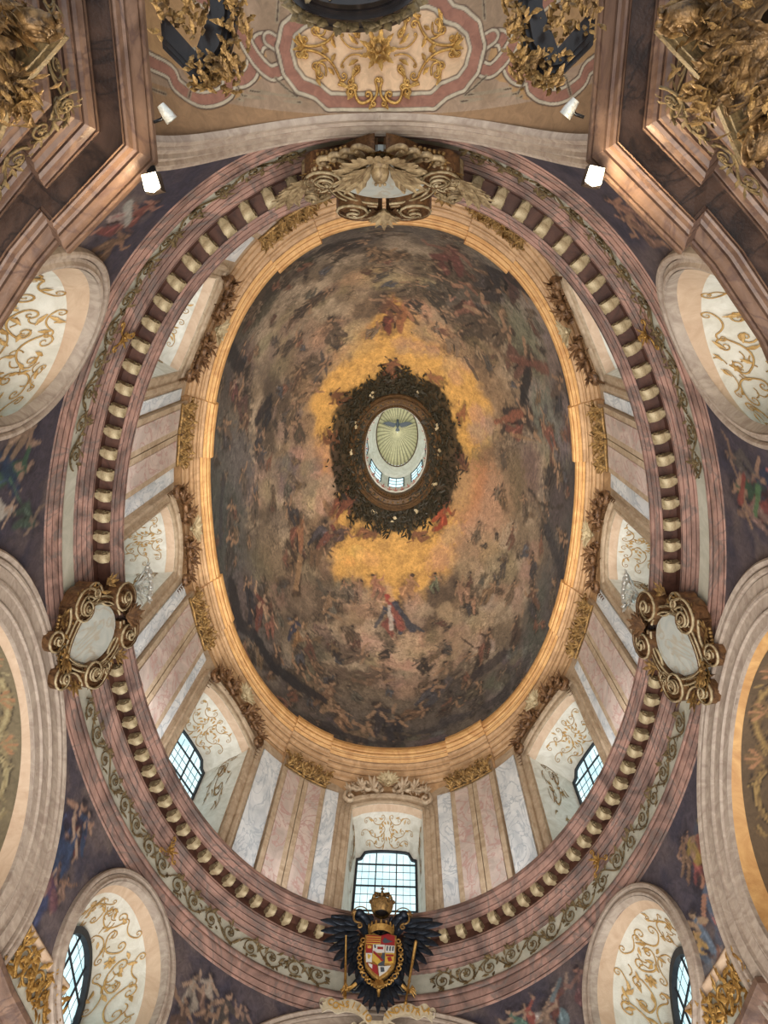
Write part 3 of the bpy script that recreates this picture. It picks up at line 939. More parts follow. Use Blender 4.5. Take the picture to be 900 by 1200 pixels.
class Canvas:
    def __init__(s, P, base, warp=.12, wf=1.6, seed=0):
        s.P = P
        s.C = np.array(base, float)
        s.W = P + warp * (np.stack([fbm(P, wf, 3, seed + 11 * i) for i in range(3)], -1) - .5) * 2
        s.br = fbm(P, 7, 3, seed + 50)
        # coarse bins for speed
        s.cell = .8
        key = np.floor(s.W / s.cell).astype(int)
        s.bins = {}
        order = np.lexsort(key.T)
        ks = key[order]
        cut = np.flatnonzero(np.any(np.diff(ks, axis=0), axis=1)) + 1
        for ch in np.split(order, cut):
            s.bins[tuple(key[ch[0]])] = ch

    def near(s, lo, hi):
        lo, hi = np.floor(lo / s.cell).astype(int), np.floor(hi / s.cell).astype(int)
        L = [s.bins[(i, j, k)] for i in range(lo[0], hi[0] + 1) for j in range(lo[1], hi[1] + 1) for k in range(lo[2], hi[2] + 1) if (i, j, k) in s.bins]
        return np.concatenate(L) if L else None

    def stroke(s, a, b, ra, rb, col, al=1.0, soft=.35, rough=.3):
        """tapered stroke from a to b; colours are painted, not shaded"""
        a, b = np.asarray(a, float), np.asarray(b, float)
        R = max(ra, rb) * (1 + rough) + .01
        I = s.near(np.minimum(a, b) - R, np.maximum(a, b) + R)
        if I is None:
            return
        W = s.W[I]
        d = b - a
        k = np.clip(((W - a) @ d) / max(1e-9, d @ d), 0, 1)
        dist = np.linalg.norm(W - a - k[:, None] * d, axis=1)
        r = ra + (rb - ra) * k
        q = dist / r + (s.br[I] - .5) * rough * 2
        m = (1 - sstep(q, 1 - soft, 1)) * al
        c = np.array(lin(*col)) * (.82 + .36 * s.br[I])[:, None]
        s.C[I] += (c - s.C[I]) * m[:, None]

    def path(s, pts, r, col, al=1.0, soft=.4, rough=.2):
        for a, b in zip(pts[:-1], pts[1:]):
            s.stroke(a, b, r, r, col, al, soft, rough)


def figure(cv, O, U, V, sz, ang, robe, skin=(168, 122, 88), robe2=None, wings=None, rs=None, dark=(52, 38, 32)):
    """a small draped figure in the plane U,V; ang turns its head direction"""
    rs = rs or rng
    ca, sa = math.cos(ang), math.sin(ang)
    A = U * ca + V * sa
    B = -U * sa + V * ca
    p = lambda x, y: O + (A * x + B * y) * sz
    f = rs.choice([-1, 1])
    dk = tuple(int(c * .5) for c in robe)
    lt = tuple(min(255, int(c * 1.3 + 12)) for c in robe)
    cv.stroke(p(-.6, .1 * f), p(.35, 0), sz * .5, sz * .36, dark, .62, .8, .6)
    if wings:
        for g in (1, -1):
            cv.stroke(p(.15, .08 * g), p(-.15 + .25 * rs.rand(), .62 * g), sz * .13, sz * .05, wings, .9)
            cv.stroke(p(.2, .08 * g), p(.25 + .25 * rs.rand(), .55 * g), sz * .1, sz * .04, wings, .9)
    kx, ky = -.35 + .1 * rs.rand(), .28 * f
    cv.stroke(p(-.1, 0), p(kx, ky), sz * .2, sz * .15, robe)
    cv.stroke(p(kx, ky), p(-.78, .02 * f), sz * .15, sz * .1, robe)
    cv.stroke(p(-.12, -.06 * f), p(-.62, -.22 * f), sz * .16, sz * .09, robe2 or robe)
    cv.stroke(p(-.2, .05 * f), p(-.6, -.05 * f), sz * .04, sz * .03, dk)
    cv.stroke(p(-.15, .14 * f), p(-.5, .22 * f), sz * .04, sz * .03, lt, .8)
    cv.stroke(p(-.1, -.12 * f), p(-.5, -.2 * f), sz * .035, sz * .02, lt, .7)
    cv.stroke(p(-.74, .0), p(-.95, .05 * f), sz * .06, sz * .045, skin)
    cv.stroke(p(-.08, 0), p(.2, .01), sz * .17, sz * .15, robe2 or robe)
    cv.stroke(p(.02, .05 * f), p(.18, .06 * f), sz * .07, sz * .06, skin, .9)
    e = (.1 + .3 * rs.rand(), .38 * f)
    cv.stroke(p(.2, .1 * f), p(*e), sz * .085, sz * .07, robe2 or skin)
    cv.stroke(p(*e), p(e[0] + .25, e[1] + .2 * f * rs.rand()), sz * .068, sz * .05, skin)
    cv.stroke(p(.2, -.1 * f), p(-.02, -.35 * f), sz * .08, sz * .06, skin)
    cv.stroke(p(.38, .0), p(.42, .02 * f), sz * .1, sz * .1, skin)
    cv.stroke(p(.46, -.02 * f), p(.44, -.08 * f), sz * .08, sz * .07, dark, .9)


# ---------------------------------------------------------------- the painted dome
HB, HT, PM = 23.15, 12.75, 75.5


def dome_pt(t, s):
    """t angle, s 0 at the base .. 1 at the lantern ring"""
    ps = np.radians(np.asarray(s, float) * PM)
    r = np.cos(ps)
    n = 2.245 - .245 * np.asarray(s)
    t = np.radians(np.asarray(t, float))
    c, q = np.cos(t), np.sin(t)
    x = 7.02 * r * np.sign(c) * np.abs(c) ** (2 / n)
    y = 10.55 * r * np.sign(q) * np.abs(q) ** (2 / n)
    z = HB + HT * np.sin(ps) / math.sin(R_(PM))
    return np.stack(np.broadcast_arrays(x, y, z), -1)


def dome_frame(t, s):
    O = dome_pt(t, s)
    V = dome_pt(t, s + .004) - dome_pt(t, s - .004)
    V /= np.linalg.norm(V)
    U = dome_pt(t + .4, s) - dome_pt(t - .4, s)
    U -= V * U.dot(V)
    U /= np.linalg.norm(U)
    return O, U, V


def build_dome():
    nt, ns = 760, 400
    tt = np.linspace(0, 360, nt, endpoint=False)
    ss = np.linspace(-.01, 1.0, ns)
    G = dome_pt(tt[:, None], ss[None, :])
    P = G.reshape(-1, 3)
    T = np.repeat(tt, ns)
    S_ = np.tile(ss, nt)
    n1 = fbm(P, .35, 5, 3)
    n2 = fbm(P * np.array([1, 1, .6]), .9, 4, 9)
    n3 = fbm(P, 2.6, 4, 21)
    gold = np.array(lin(206, 156, 84))
    gold2 = np.array(lin(172, 128, 72))
    mid = np.array(lin(124, 102, 78))
    midl = np.array(lin(172, 148, 120))
    dk = np.array(lin(70, 56, 48))
    slate = np.array(lin(82, 80, 84))
    # glory of gold light: an irregular bright field around the lantern (table of reach by angle)
    reach = np.interp(T, [a for a, _ in GLORY] + [GLORY[0][0] + 360], [r for _, r in GLORY] + [GLORY[0][1]], period=360)
    q = S_ - reach + (n2 - .5) * .16 + (n3 - .5) * .05
    k1 = sstep(q, -.03, .05)[:, None]
    glow = gold * k1 + 0
    C = mid + (midl - mid) * sstep(n2, .42, .66)[:, None]
    C = C + (np.array(lin(150, 108, 66)) - C) * (sstep(S_ - reach, -.28, .0) * .75)[:, None]
    C = C + (dk - C) * (sstep(n1, .5, .36) * .75)[:, None]
    low = sstep(S_ + (n1 - .5) * .25, .34, .08)[:, None]
    C = C + (slate * .75 - C) * (low * .75)
    C = C + (dk * .8 - C) * (sstep(S_ + (n2 - .5) * .2, .08, .0) * .6)[:, None]
    g = gold + (gold2 - gold) * sstep(n3, .45, .75)[:, None] * .7
    C = C + (g - C) * k1
    cv = Canvas(P, C, .16, 1.3, 5)
    r = np.random.RandomState(4)
    for t, s, rx, ry, a, col, al in CLOUDS:
        O, U, V = dome_frame(t, s)
        ca, sa = math.cos(a), math.sin(a)
        D = (U * ca + V * sa) * rx
        E2 = (-U * sa + V * ca) * ry
        for i in range(9):
            x, y = r.uniform(-.8, .8), r.uniform(-.6, .6)
            rr = ry * r.uniform(.4, .7)
            cv.stroke(O + D * x + E2 * y, O + D * (x + .15) + E2 * y, rr, rr, tuple(min(255, int(c * 1.1) + r.randint(-12, 13)) for c in col), al * .8, .55, .4)
    # minor figures everywhere between the large ones
    robes = [(96, 58, 46), (74, 66, 62), (112, 86, 58), (70, 74, 84), (126, 92, 66), (92, 70, 52), (60, 50, 44), (120, 72, 54), (88, 84, 74)]
    for i in range(260):
        t, s = r.uniform(0, 360), r.beta(1.1, 1.9) * .72 + .03
        lim = np.interp(t, [a for a, _ in GLORY] + [GLORY[0][0] + 360], [q_ for _, q_ in GLORY] + [GLORY[0][1]], period=360)
        if s > lim - .05:
            continue
        O, U, V = dome_frame(t, s)
        figure(cv, O, U, V, r.uniform(.5, .95), math.pi / 2 + r.uniform(-1.3, 1.3), robes[r.randint(len(robes))], (124, 102, 82), None, (80, 66, 54) if r.rand() < .3 else None, r)
    SK = (158, 120, 90)
    for f in FIGS:
        if f[1] > .7:
            continue
        t, s, sz, a, robe, skin, robe2, wings = f
        O, U, V = dome_frame(t, s)
        figure(cv, O, U, V, sz * 1.3, a, tuple(int(c * .85 + 8) for c in robe), tuple(int(c * .86) for c in skin), robe2, wings, r)
    for t0, s0, t1, s1, r0, r1, col, al in STROKES:
        cv.stroke(dome_pt(t0, s0), dome_pt(t1, s1), r0, r1, col, al, .45, .35)
    wlim = np.interp(T, [a for a, _ in WREATH] + [WREATH[0][0] + 360], [q_ for _, q_ in WREATH] + [WREATH[0][1]], period=360) - .03
    km = sstep(S_ - wlim + (n3 - .5) * .08, 0, .03)[:, None]
    cv.C = cv.C + (np.array(lin(44, 36, 24)) - cv.C) * km * .9
    for f in FIGS:                                    # cherubs round the wreath
        if f[1] > .7:
            t, s_, sz, a, robe, skin, robe2, wings = f
            O, U, V = dome_frame(t, s_ - .06)
            figure(cv, O, U, V, sz * 1.5, a, robe, tuple(int(c * .8) for c in skin), robe2, wings, r, (40, 28, 20))
    # drapery and cloud contours: thin wavering brush lines
    C = cv.C
    for f_, sd, wd_, am in ((.9, 201, .010, .45), (1.7, 215, .014, .4), (3.0, 229, .018, .3)):
        Wp = P + .35 * (np.stack([fbm(P, 1.1, 2, sd + 3 + k) for k in range(3)], -1) - .5) * 2
        nn = fbm(Wp, f_, 3, sd)
        ln = np.exp(-((nn - .5) / wd_) ** 2) * sstep(fbm(P, .8, 2, sd + 9), .42, .6) * (1 - .75 * k1[:, 0])
        C = C * (1 - am * ln[:, None])
        ln = np.exp(-((nn - .5 - wd_ * 2.2) / wd_) ** 2) * sstep(fbm(P, .8, 2, sd + 9), .42, .6) * (1 - k1[:, 0])
        C = C * (1 + .8 * am * ln[:, None])
    lum = C.mean(1)[:, None] * np.array([1.3, 1.0, .70])
    C = C + (lum - C) * (.42 * (1 - k1))
    C = C * (1.0 * (.62 + .76 * fbm(P, 5, 4, 77)))[:, None]
    mb = MB()
    mb.grid(G, cu=True)
    mb.build('ceiling', M_FRESCO, colors=C, kind='structure')


build_dome()

# ---------------------------------------------------------------- golden ring under the dome
GAPS = []
for base in (0, 180):
    GAPS += [(base + 11.2, base + 22.5), (base + 58, base + 72)]
    GAPS += [(base - 22.5, base - 11.2), (base - 72, base - 58)]
PIL_A = [(58.0, 64.9), (65.1, 72.0)]
PIL_B = [(11.2, 16.8), (17.0, 22.5)]


def breaks(t):
    o = np.zeros(len(t))
    for a, b in GAPS:
        m = ((t - a) % 360) < (b - a)
        o[m] = -.13
    return o


tt_ = list(np.linspace(0, 360, 361))
for a, b in GAPS:
    for e in (a, b):
        tt_ += [(e - .04) % 360, (e + .04) % 360]
tt_ = sorted(set(tt_))
if tt_[-1] != 360:
    tt_.append(360)
P_BA1 = [(.02, 23.5), (-.03, 23.34), (-.03, 23.24), (.0, 23.14), (.06, 23.11), (.07, 23.03), (.11, 23.0), (.2, 22.97), (.26, 22.93), (.3, 22.86)]
P_BA2 = [(.28, 22.9), (.32, 22.84), (.44, 22.8), (.47, 22.7), (.53, 22.68), (.56, 22.58), (.64, 22.55), (.67, 22.45), (.8, 22.4), (.83, 22.28), (.93, 22.22), (.96, 22.08), (1.0, 21.95), (1.02, 21.6)]
trim_ring = sweep(groove(P_BA1, .06, .03), BAS, n=np.array(tt_), offf=breaks).build('trim_1', M_OCHRE, kind='structure', smooth=35)
sweep(groove(P_BA2, .06, .03), BAS, n=np.array(tt_), offf=breaks).build('cornice_moulding', M_UMBER, trim_ring, smooth=35)

# ---------------------------------------------------------------- drum wall, eight windows, pilasters
WIN = [90, 142.5, 180, 217.5, 270, 322.5, 0, 37.5]     # window axes
# half widths in degrees
WH = {90: 9.3, 270: 9.3, 0: 5.2, 180: 5.2, 142.5: 9.3, 217.5: 9.3, 322.5: 9.3, 37.5: 9.3}


def head(u, hw, top=21.35, rise=.5):
    return top - rise * np.clip(np.abs(u) / hw, 0, 1) ** 2.2


wall = MB()
edges = []
for c in sorted(WIN):
    edges.append((c - WH[c], c + WH[c], c))
for i, (a, b, c) in enumerate(edges):
    nx = edges[(i + 1) % 8][0] + (360 if i == 7 else 0)
    t = np.linspace(b, nx, 24)
    wall.grid(E(t[:, None], 0, np.linspace(14.8, 22.0, 6)[None], DRU), flip=False)
    t = np.linspace(a, b, 25)
    hw = (A_DRU.s_of(b) - A_DRU.s_of(a)) / 2
    u = A_DRU.s_of(t) - A_DRU.s_of(c)
    hh = head(u, hw)
    G = np.array([[E(tt, 0, hl + (22.0 - hl) * k, DRU) for k in (0, .5, 1)] for tt, hl in zip(t, hh)])
    wall.grid(G, flip=False)
wall_drum = wall.build('wall_drum', M_TAN, kind='structure')


def slab(t0, t1, h0, h1, w0, w1, inset=0.0, n=8):
    """a thin block standing on the drum wall between two angles"""
    mb = MB()
    s0, s1 = A_DRU.s_of(t0) + inset, A_DRU.s_of(t1) - inset
    sc = (s0 + s1) / 2
    u = np.linspace(-(s1 - s0) / 2, (s1 - s0) / 2, n)
    g = np.array([[(x, h0, w0), (x, h0, w1), (x, h1, w1), (x, h1, w0)] for x in u])
    e = .02
    g = np.concatenate([g[:1] * [1, 1, 0] + [0, 0, w0], g, g[-1:] * [1, 1, 0] + [0, 0, w0]])
    g[0] = [(u[0], h0, w0), (u[0], h0, w0), (u[0], h1, w0), (u[0], h1, w0)]
    g[-1] = [(u[-1], h0, w0), (u[-1], h0, w0), (u[-1], h1, w0), (u[-1], h1, w0)]
    mb.grid(g, cv=True, flip=True)
    tc = A_DRU.t_of(sc)
    return mb.apply(lambda V: A_DRU.map(tc, V, 1)), tc, (s1 - s0)


def pilaster(a, b, seed):
    p, tc, wd = slab(a, b, 15.0, 22.0, -.02, .16)
    po = p.build('pilaster', M_TAN, wall_drum, smooth=30)
    q, _, _ = slab(a, b, 15.1, 21.25, .15, .19, .2)
    q.build('panel', M_PINKP, po, smooth=30)
    r = np.random.RandomState(seed)
    mb = MB()
    hw = wd / 2
    for sg in (1, -1):
        scroll(mb, (sg * hw * .2, 21.75), (sg * hw * .95, 21.95), -.3 * sg, .13, .035, 0, -sg, .1)
        acanthus(mb, (sg * hw * .55, 21.5), math.pi / 2 - sg * .2, .42, 5, .05, .8)
    for i in range(5):
        acanthus(mb, (-hw + wd * (i + .5) / 5, 21.38 + .1 * (i % 2)), math.pi / 2, .36, 4, .04, .9)
    flower(mb, (0, 21.95), .16, 6, .14)
    mb.tube(np.array([(-hw, 21.34, .03), (0, 21.34, .05), (hw, 21.34, .03)]), .035)
    clump(mb, -hw, hw, 21.45, 22.1, 14, .24, .16, r)
    mb.apply(lambda V: A_DRU.map(tc, V * [1, 1, 1.5] + [0, 0, .17], 1))
    mb.build('capital', M_DGOLD, po)


for i, c in enumerate((0, 180)):
    for sg in (1, -1):
        for a, b in PIL_A:
            x = sorted((c + sg * a, c + sg * b)) if c == 0 else sorted((180 - sg * a, 180 - sg * b))
            pilaster(x[0], x[1], 3 + i)
        for a, b in PIL_B:
            x = sorted((sg * a, sg * b)) if c == 0 else sorted((180 - sg * a, 180 - sg * b))
            pilaster(x[0], x[1], 5 + i)
WP = [(8.3, 10.9), (22.8, 24.9), (51.2, 57.6), (72.3, 76.3)]
for a, b in WP:
    for f in (lambda x: x, lambda x: -x, lambda x: 180 - x, lambda x: 180 + x):
        x = sorted((f(a), f(b)))
        q, _, _ = slab(x[0], x[1], 15.0, 21.5, -.01, .045)
        q.build('marble_panel', M_WHITE, wall_drum, smooth=30)


def window(idx, c):
    """tall arched drum window with splayed reveal, surround and crown ornament; modelled once in flat metres, bent onto the drum"""
    hw = (A_DRU.s_of(c + WH[c]) - A_DRU.s_of(c - WH[c])) / 2
    root = empty('window_%d' % idx, Matrix.Translation(Vector(A_DRU.map(c, np.array([0, 15.2, 0.]), 1)) + Vector((0, 0, Z0))), kind='structure')
    inv = root.matrix_world.translation
    piv = (inv[0], inv[1], inv[2] - Z0)
    fm = lambda V: A_DRU.map(c, V, 1)
    fr = A_DRU.frame(c, 0)
    M3 = np.array([list(r_)[:3] for r_ in fr.to_3x3()])
    org = np.array(fr.translation) - [0, 0, Z0]

    def flatm(V):                                   # flat frame for the recessed sash; x is mirrored to run with the angle
        return org + (np.asarray(V) * [-1, 1, 1]) @ M3.T
    # contour of the opening at the wall and at the sash
    us = np.linspace(-hw, hw, 17)
    c0 = np.array([(-hw, h) for h in np.linspace(15.0, 20.6, 5)] + [(u, head(u, hw)) for u in us] + [(hw, h) for h in np.linspace(20.6, 15.0, 5)])
    gw = hw * .84
    D = 1.55
    gu = us / hw * gw

    def ghead(u):
        q = np.abs(u) / gw
        return 20.45 - .12 * q ** 2 - .32 * sstep(q, .72, .9)
    c1 = np.array([(-gw, h) for h in np.linspace(14.6, 19.75, 5)] + [(u, ghead(u)) for u in gu] + [(gw, h) for h in np.linspace(19.75, 14.6, 5)])
    W0 = fm(np.c_[c0, np.zeros(len(c0))])
    W1 = flatm(np.c_[c1, np.full(len(c1), -D)])
    for nm, a, b, m in (('jamb', 0, 6, M_SOFFIT), ('soffit', 5, 22, M_SOFFIT), ('jamb', 21, 27, M_SOFFIT)):
        g = np.array([W0[a:b] * (1 - k) + W1[a:b] * k for k in (0, .12, .3, .5, .7, .9, 1)])
        mb = MB()
        mb.grid(g)
        mb.build(nm, m, root, piv=piv)
    # peach border band along the soffit edge
    g = np.array([W0[5:22] * (1 - k) + W1[5:22] * k - [0, 0, .012] for k in (0, .16)])
    mb = MB()
    mb.grid(g)
    mb.build('soffit_band', M_PEACH, root, piv=piv)

    def soff(V):                                    # ornament laid under the soffit: x -1..1, y 0..1 depth
        x, y, z = V.T
        i = (np.clip(x, -1, 1) + 1) / 2 * 16
        i0 = np.clip(np.floor(i).astype(int), 0, 15)
        f = (i - i0)[:, None]
        A = W0[5:22][i0] * (1 - f) + W0[5:22][i0 + 1] * f
        B = W1[5:22][i0] * (1 - f) + W1[5:22][i0 + 1] * f
        return A * (1 - y[:, None]) + B * y[:, None] - np.c_[z * 0, z * 0, z]
    mb = MB()
    for sg in (1, -1):
        for yy, ln in ((.32, .3), (.56, .42), (.8, .3)):
            scroll(mb, (sg * .08, yy), (sg * (.08 + ln), yy + .08), .22 * sg, .07, .008, sg, -sg, .012, 4)
            scroll(mb, (sg * (.1 + ln), yy + .06), (sg * (.34 + ln), yy - .05), .2 * -sg, .06, .007, 0, sg, .012, 4)
            for k in range(4):
                leaf(mb, (sg * (.1 + .15 * k), yy + .03 * (-1) ** k), rng.uniform(0, 6), .12, .022, .1, .1, .012, 2, rng.uniform(-1, 1), 5)
    for i in range(14):
        a = i / 14 * 2 * math.pi
        leaf(mb, (.16 * math.cos(a), .56 + .13 * math.sin(a)), a + .5, .09, .025, .1, .1, .012, 0, 0, 4)
    mb.apply(soff)
    mb.build('soffit_scroll', M_SOFTG, root, piv=piv)
    # delicate painted-stucco sprigs on the jambs
    for sg, A_, B_ in ((-1, W0[0:6], W1[0:6]), (1, W0[21:27][::-1], W1[21:27][::-1])):
        mb = MB()
        for i in range(26):
            y = rng.uniform(.45, .93)
            leaf(mb, (rng.uniform(.25, .7), y), rng.uniform(0, 6.3), .1, .012, .05, .1, .01, 1, 1, 4)
        scroll(mb, (.3, .95), (.6, .8), .3, .07, .01, 1, -1, .01, 4)
        scroll(mb, (.5, .8), (.42, .55), .3, .06, .008, 1, -1, .01, 4)

        def jm(V):
            x, y, z = V.T
            i = np.clip(y, 0, 1) * 5
            i0 = np.clip(np.floor(i).astype(int), 0, 4)
            f = (i - i0)[:, None]
            A = A_[i0] * (1 - f) + A_[i0 + 1] * f
            B = B_[i0] * (1 - f) + B_[i0 + 1] * f
            nrm = (W0[0] - W0[-1]) * sg
            nrm = nrm / np.linalg.norm(nrm)
            return A * (1 - x[:, None]) + B * x[:, None] + nrm * (z[:, None] + .01) * 1
        mb.apply(jm)
        mb.build('jamb_sprig', M_DGOLD, root, piv=piv)
    # sash: frame, main bars, thin leading, panes
    g0 = c1
    ctr = np.array([0, 17.5])
    sc = lambda k: ctr + (c1 - ctr) * np.array([1 - k / gw, 1 - k / 3.0])
    fr_ = MB()
    g = np.array([np.c_[q, np.full(len(q), z)] for q, z in ((c1, -D + .02), (c1, -D + .1), (sc(.08), -D + .1), (sc(.08), -D))])
    fr_.grid(g)
    fr_.apply(flatm).build('window_frame', M_LEAD, root, piv=piv, smooth=30)
    cols = np.linspace(-gw, gw, 4)
    rows = [14.6, 15.65, 16.7, 17.75, 18.8, 19.78, 20.45]
    for x in cols[1:3]:
        b = MB()
        b.box((x, (14.6 + ghead(np.array(x))) / 2, -D + .05), (.045, ghead(np.array(x)) - 14.6, .06))
        b.apply(flatm).build('glazing_bar', M_LEAD, root, piv=piv, smooth=False)
    for y in rows[1:-1]:
        b = MB()
        b.box((0, y, -D + .05), (2 * gw, .045, .05))
        b.apply(flatm).build('glazing_bar', M_LEAD, root, piv=piv, smooth=False)
    th = MB()
    for k in range(3):
        for q in (1 / 3, 2 / 3):
            x = cols[k] + (cols[k + 1] - cols[k]) * q
            th.box((x, 17.4, -D + .03), (.014, 5.7, .02))
    for k in range(6):
        for q in (1 / 3, 2 / 3):
            y = rows[k] + (rows[k + 1] - rows[k]) * q
            if y < 20.0:
                th.box((0, y, -D + .03), (2 * gw, .014, .02))
    tho = th.apply(flatm).build('leading', M_LEADF, root, piv=piv, smooth=False)
    for i in range(3):
        for j in range(6):
            x = np.linspace(cols[i], cols[i + 1], 5)
            top = np.minimum(rows[j + 1], ghead(x)) if j == 5 else np.full(5, rows[j + 1])
            mb = MB()
            mb.grid(np.array([[(a, rows[j], -D + .015), (a, b_, -D + .015)] for a, b_ in zip(x, top)]))
            mb.apply(flatm).build('pane', M_GLASS, root, piv=piv, smooth=False)
    # surround moulding
    cen = np.array([0, 18.])
    d = np.array([(-1, 0)] * 5 + [(u / hw * .55, 1) for u in us] + [(1, 0)] * 5, float)
    d /= np.linalg.norm(d, axis=1)[:, None]
    d[5], d[21] = (-.8, .8), (.8, .8)
    d[4], d[22] = (-1, 0), (1, 0)
    prof = [(.0, -.02), (.0, .06), (.05, .1), (.1, .1), (.12, .06), (.3, .05), (.32, .12), (.42, .16), (.48, .12), (.5, -.02)]
    g = np.array([np.c_[c0 + d * q, np.full(len(c0), z)] for q, z in prof])
    mb = MB()
    mb.grid(g)
    mb.apply(fm)
    mb.build('surround', M_TAN, root, piv=piv, smooth=40)
    # crown: shell between scrolls, volutes at the shoulders, leaf drops
    sm = MB()
    r = np.random.RandomState(11)
    shell(sm, (0, 21.98), .52, -.15, math.pi + .15, 11, .26)
    flower(sm, (0, 21.9), .22, 7, .34)
    sm.apply(lambda V: fm(V + [0, 0, .12]))
    sm.build('shell', M_LGOLD, root, piv=piv)
    sm = MB()
    for sg in (1, -1):
        scroll(sm, (sg * .25, 21.75), (sg * .95, 22.0), .3 * sg, .24, .08, 0, -sg, .16)
        scroll(sm, (sg * .35, 21.65), (sg * 1.35, 21.6), .18 * sg, .13, .06, 0, sg, .14)
        scroll(sm, (sg * 1.2, 21.72), (sg * 1.85, 21.1), .22 * sg, .24, .08, -sg, -sg, .14)
        acanthus(sm, (sg * .6, 21.75), math.pi / 2 - sg * .7, .5, 5, .15, .9)
        acanthus(sm, (sg * 1.1, 21.7), math.pi / 2 - sg * .9, .42, 5, .15, .9)
        acanthus(sm, (sg * 1.6, 21.4), -sg * .2 + (0 if sg > 0 else math.pi), .4, 5, .13, .9)
        for k in range(5):
            acanthus(sm, (sg * 1.78, 21.05 - .17 * k), -math.pi / 2 - sg * .2, .26 - .02 * k, 3, .08, .7)
        x0, x1 = sorted((sg * .3, sg * 1.7))
        clump(sm, x0, x1, 21.55, 22.0, 34, .2, .16, r)
    sm.apply(lambda V: fm(V * [1, 1, 1.5] + [0, 0, .1]))
    sm.build('crown_ornament', M_BRONZE if c != 90 else M_TAN, root, piv=piv)
    return root


for i, c in enumerate(WIN):
    if c == 270:
        continue
    window(i + 1, c)
g_ = MB()                                     # the wall closes the eighth bay, which the gallery hides
g_.grid(E(np.linspace(260.7, 279.3, 12)[:, None], .0, np.array([14.8, 22.0])[None], DRU))
g_.build('panel', M_TAN, wall_drum)

# ---------------------------------------------------------------- gallery entablature
P_LIP = [(.9, 15.14), (.3, 15.14), (.0, 15.12), (-.05, 15.06), (-.05, 14.98), (-.03, 14.93), (.0, 14.89), (.02, 14.84), (.05, 14.79), (.06, 14.72), (.10, 14.66), (.13, 14.6), (.15, 14.6), (.15, 14.52)]
P_SOF = [(.15, 14.6), (.72, 14.58), (.72, 14.3)]
P_BED = [(.70, 14.32), (.70, 14.26), (.71, 14.2), (.74, 14.16), (.76, 14.1), (.80, 14.06), (.81, 14.0), (.84, 13.95), (.86, 13.88), (.89, 13.84), (.90, 13.78), (.93, 13.74), (.94, 13.66)]
P_FRZ = [(.94, 13.70), (.94, 13.02)]
P_ARC = [(.94, 13.06), (.84, 13.05), (.80, 13.0), (.80, 12.93), (.84, 12.88), (.84, 12.80), (.86, 12.74), (.87, 12.66), (.885, 12.62), (.89, 12.54), (.91, 12.48), (.915, 12.42), (.95, 12.38), (.97, 12.3)]
trim_g = sweep(groove(P_LIP, .06, .03), GAL, n=300).build('trim_2', M_PINK, kind='structure', smooth=35)
sweep(P_SOF, GAL, n=240).build('soffit', M_PINKSH, trim_g, smooth=35)
sweep(groove(P_BED, .07, .03), GAL, n=300).build('bed_moulding', M_PINK, trim_g, smooth=35)
frieze = sweep(P_FRZ, GAL, n=240).build('frieze', M_FRIEZE, trim_g)
sweep(groove(P_ARC, .07, .03), GAL, n=300).build('architrave', M_PINK, trim_g, smooth=35)

# modillions: scrolled brackets under the corona
md = MB()
prof = [(.0, .0), (.0, -.2), (.08, -.27), (.18, -.26), (.26, -.2), (.36, -.13), (.46, -.12), (.5, -.06), (.5, 0)]
for x0, x1, k in ((-.11, .11, 1.0),):
    g = np.array([[(x, y * k, -z) for z, y in prof] for x in (x0, x1)])
    md.grid(g, flip=True)
    md.add([(x0, y, -z) for z, y in prof] + [(x1, y, -z) for z, y in prof], [tuple(range(9)), tuple(range(17, 8, -1))])
leaf(md, (0, -.04), -math.pi / 2, .001, .001, 0, 0)
for sg in (1, -1):
    for zc, yc, rr in ((-.1, -.14, .1), (-.42, -.07, .055)):
        S = spiral((0, 0), rr, 0, 1.4, 1, 14)
        md.tube(np.c_[np.full(14, sg * .12), S[:, 1] + yc, S[:, 0] + zc], .014, 4)
lf = MB()
for a_, l_ in ((0, .42), (.35, .3), (-.35, .3)):
    leaf(lf, (0, 0), math.pi / 2 + a_, l_, .06, .12, .3, .0, 3, -a_)
md.merge(lf, lambda V: np.c_[V[:, 0], -.2 - .3 * V[:, 2] + .22 * V[:, 1] - .05, -.06 - V[:, 1]])
mod0 = None
N_MOD = 104
arc_m = Arc(GAL, .15)
skip = [(90, 4.2), (270, 5.5), (183, 6.2), (-3, 6.2)]
for i in range(N_MOD):
    t = float(arc_m.t_of(arc_m.s_of(0) + arc_m.total * (i + .5) / N_MOD))
    if any(abs((t - a + 180) % 360 - 180) < d for a, d in skip):
        continue
    m = arc_m.frame(t, 14.57)
    inward = m.to_3x3().col[2]
    if mod0 is None:
        o = mod0 = md.build('modillion', M_LGOLD, trim_g, local=True, smooth=60)
    else:
        o = mod0.copy()
        COL.objects.link(o)
    o.matrix_world = m
# gilded running scroll on the frieze, one unit after another
A_FR = Arc(GAL, .93)
NU = 40
for i in range(NU):
    s = A_FR.s_of(0) + A_FR.total * (i + .5) / NU
    t = float(A_FR.t_of(s))
    if any(abs((t - a + 180) % 360 - 180) < d for a, d in ((90, 13), (185, 14), (-5, 14), (270, 9))):
        continue
    mb = MB()
    rinceau(mb, A_FR.total / NU * .98, .64, .02, z=.04, seed=i, leafy=4)
    mb.apply(lambda V: A_FR.map(t, V * [1, .95, 1] + [0, 13.37, 0], 1))
    mb.build('scroll', M_OLIVE, frieze)

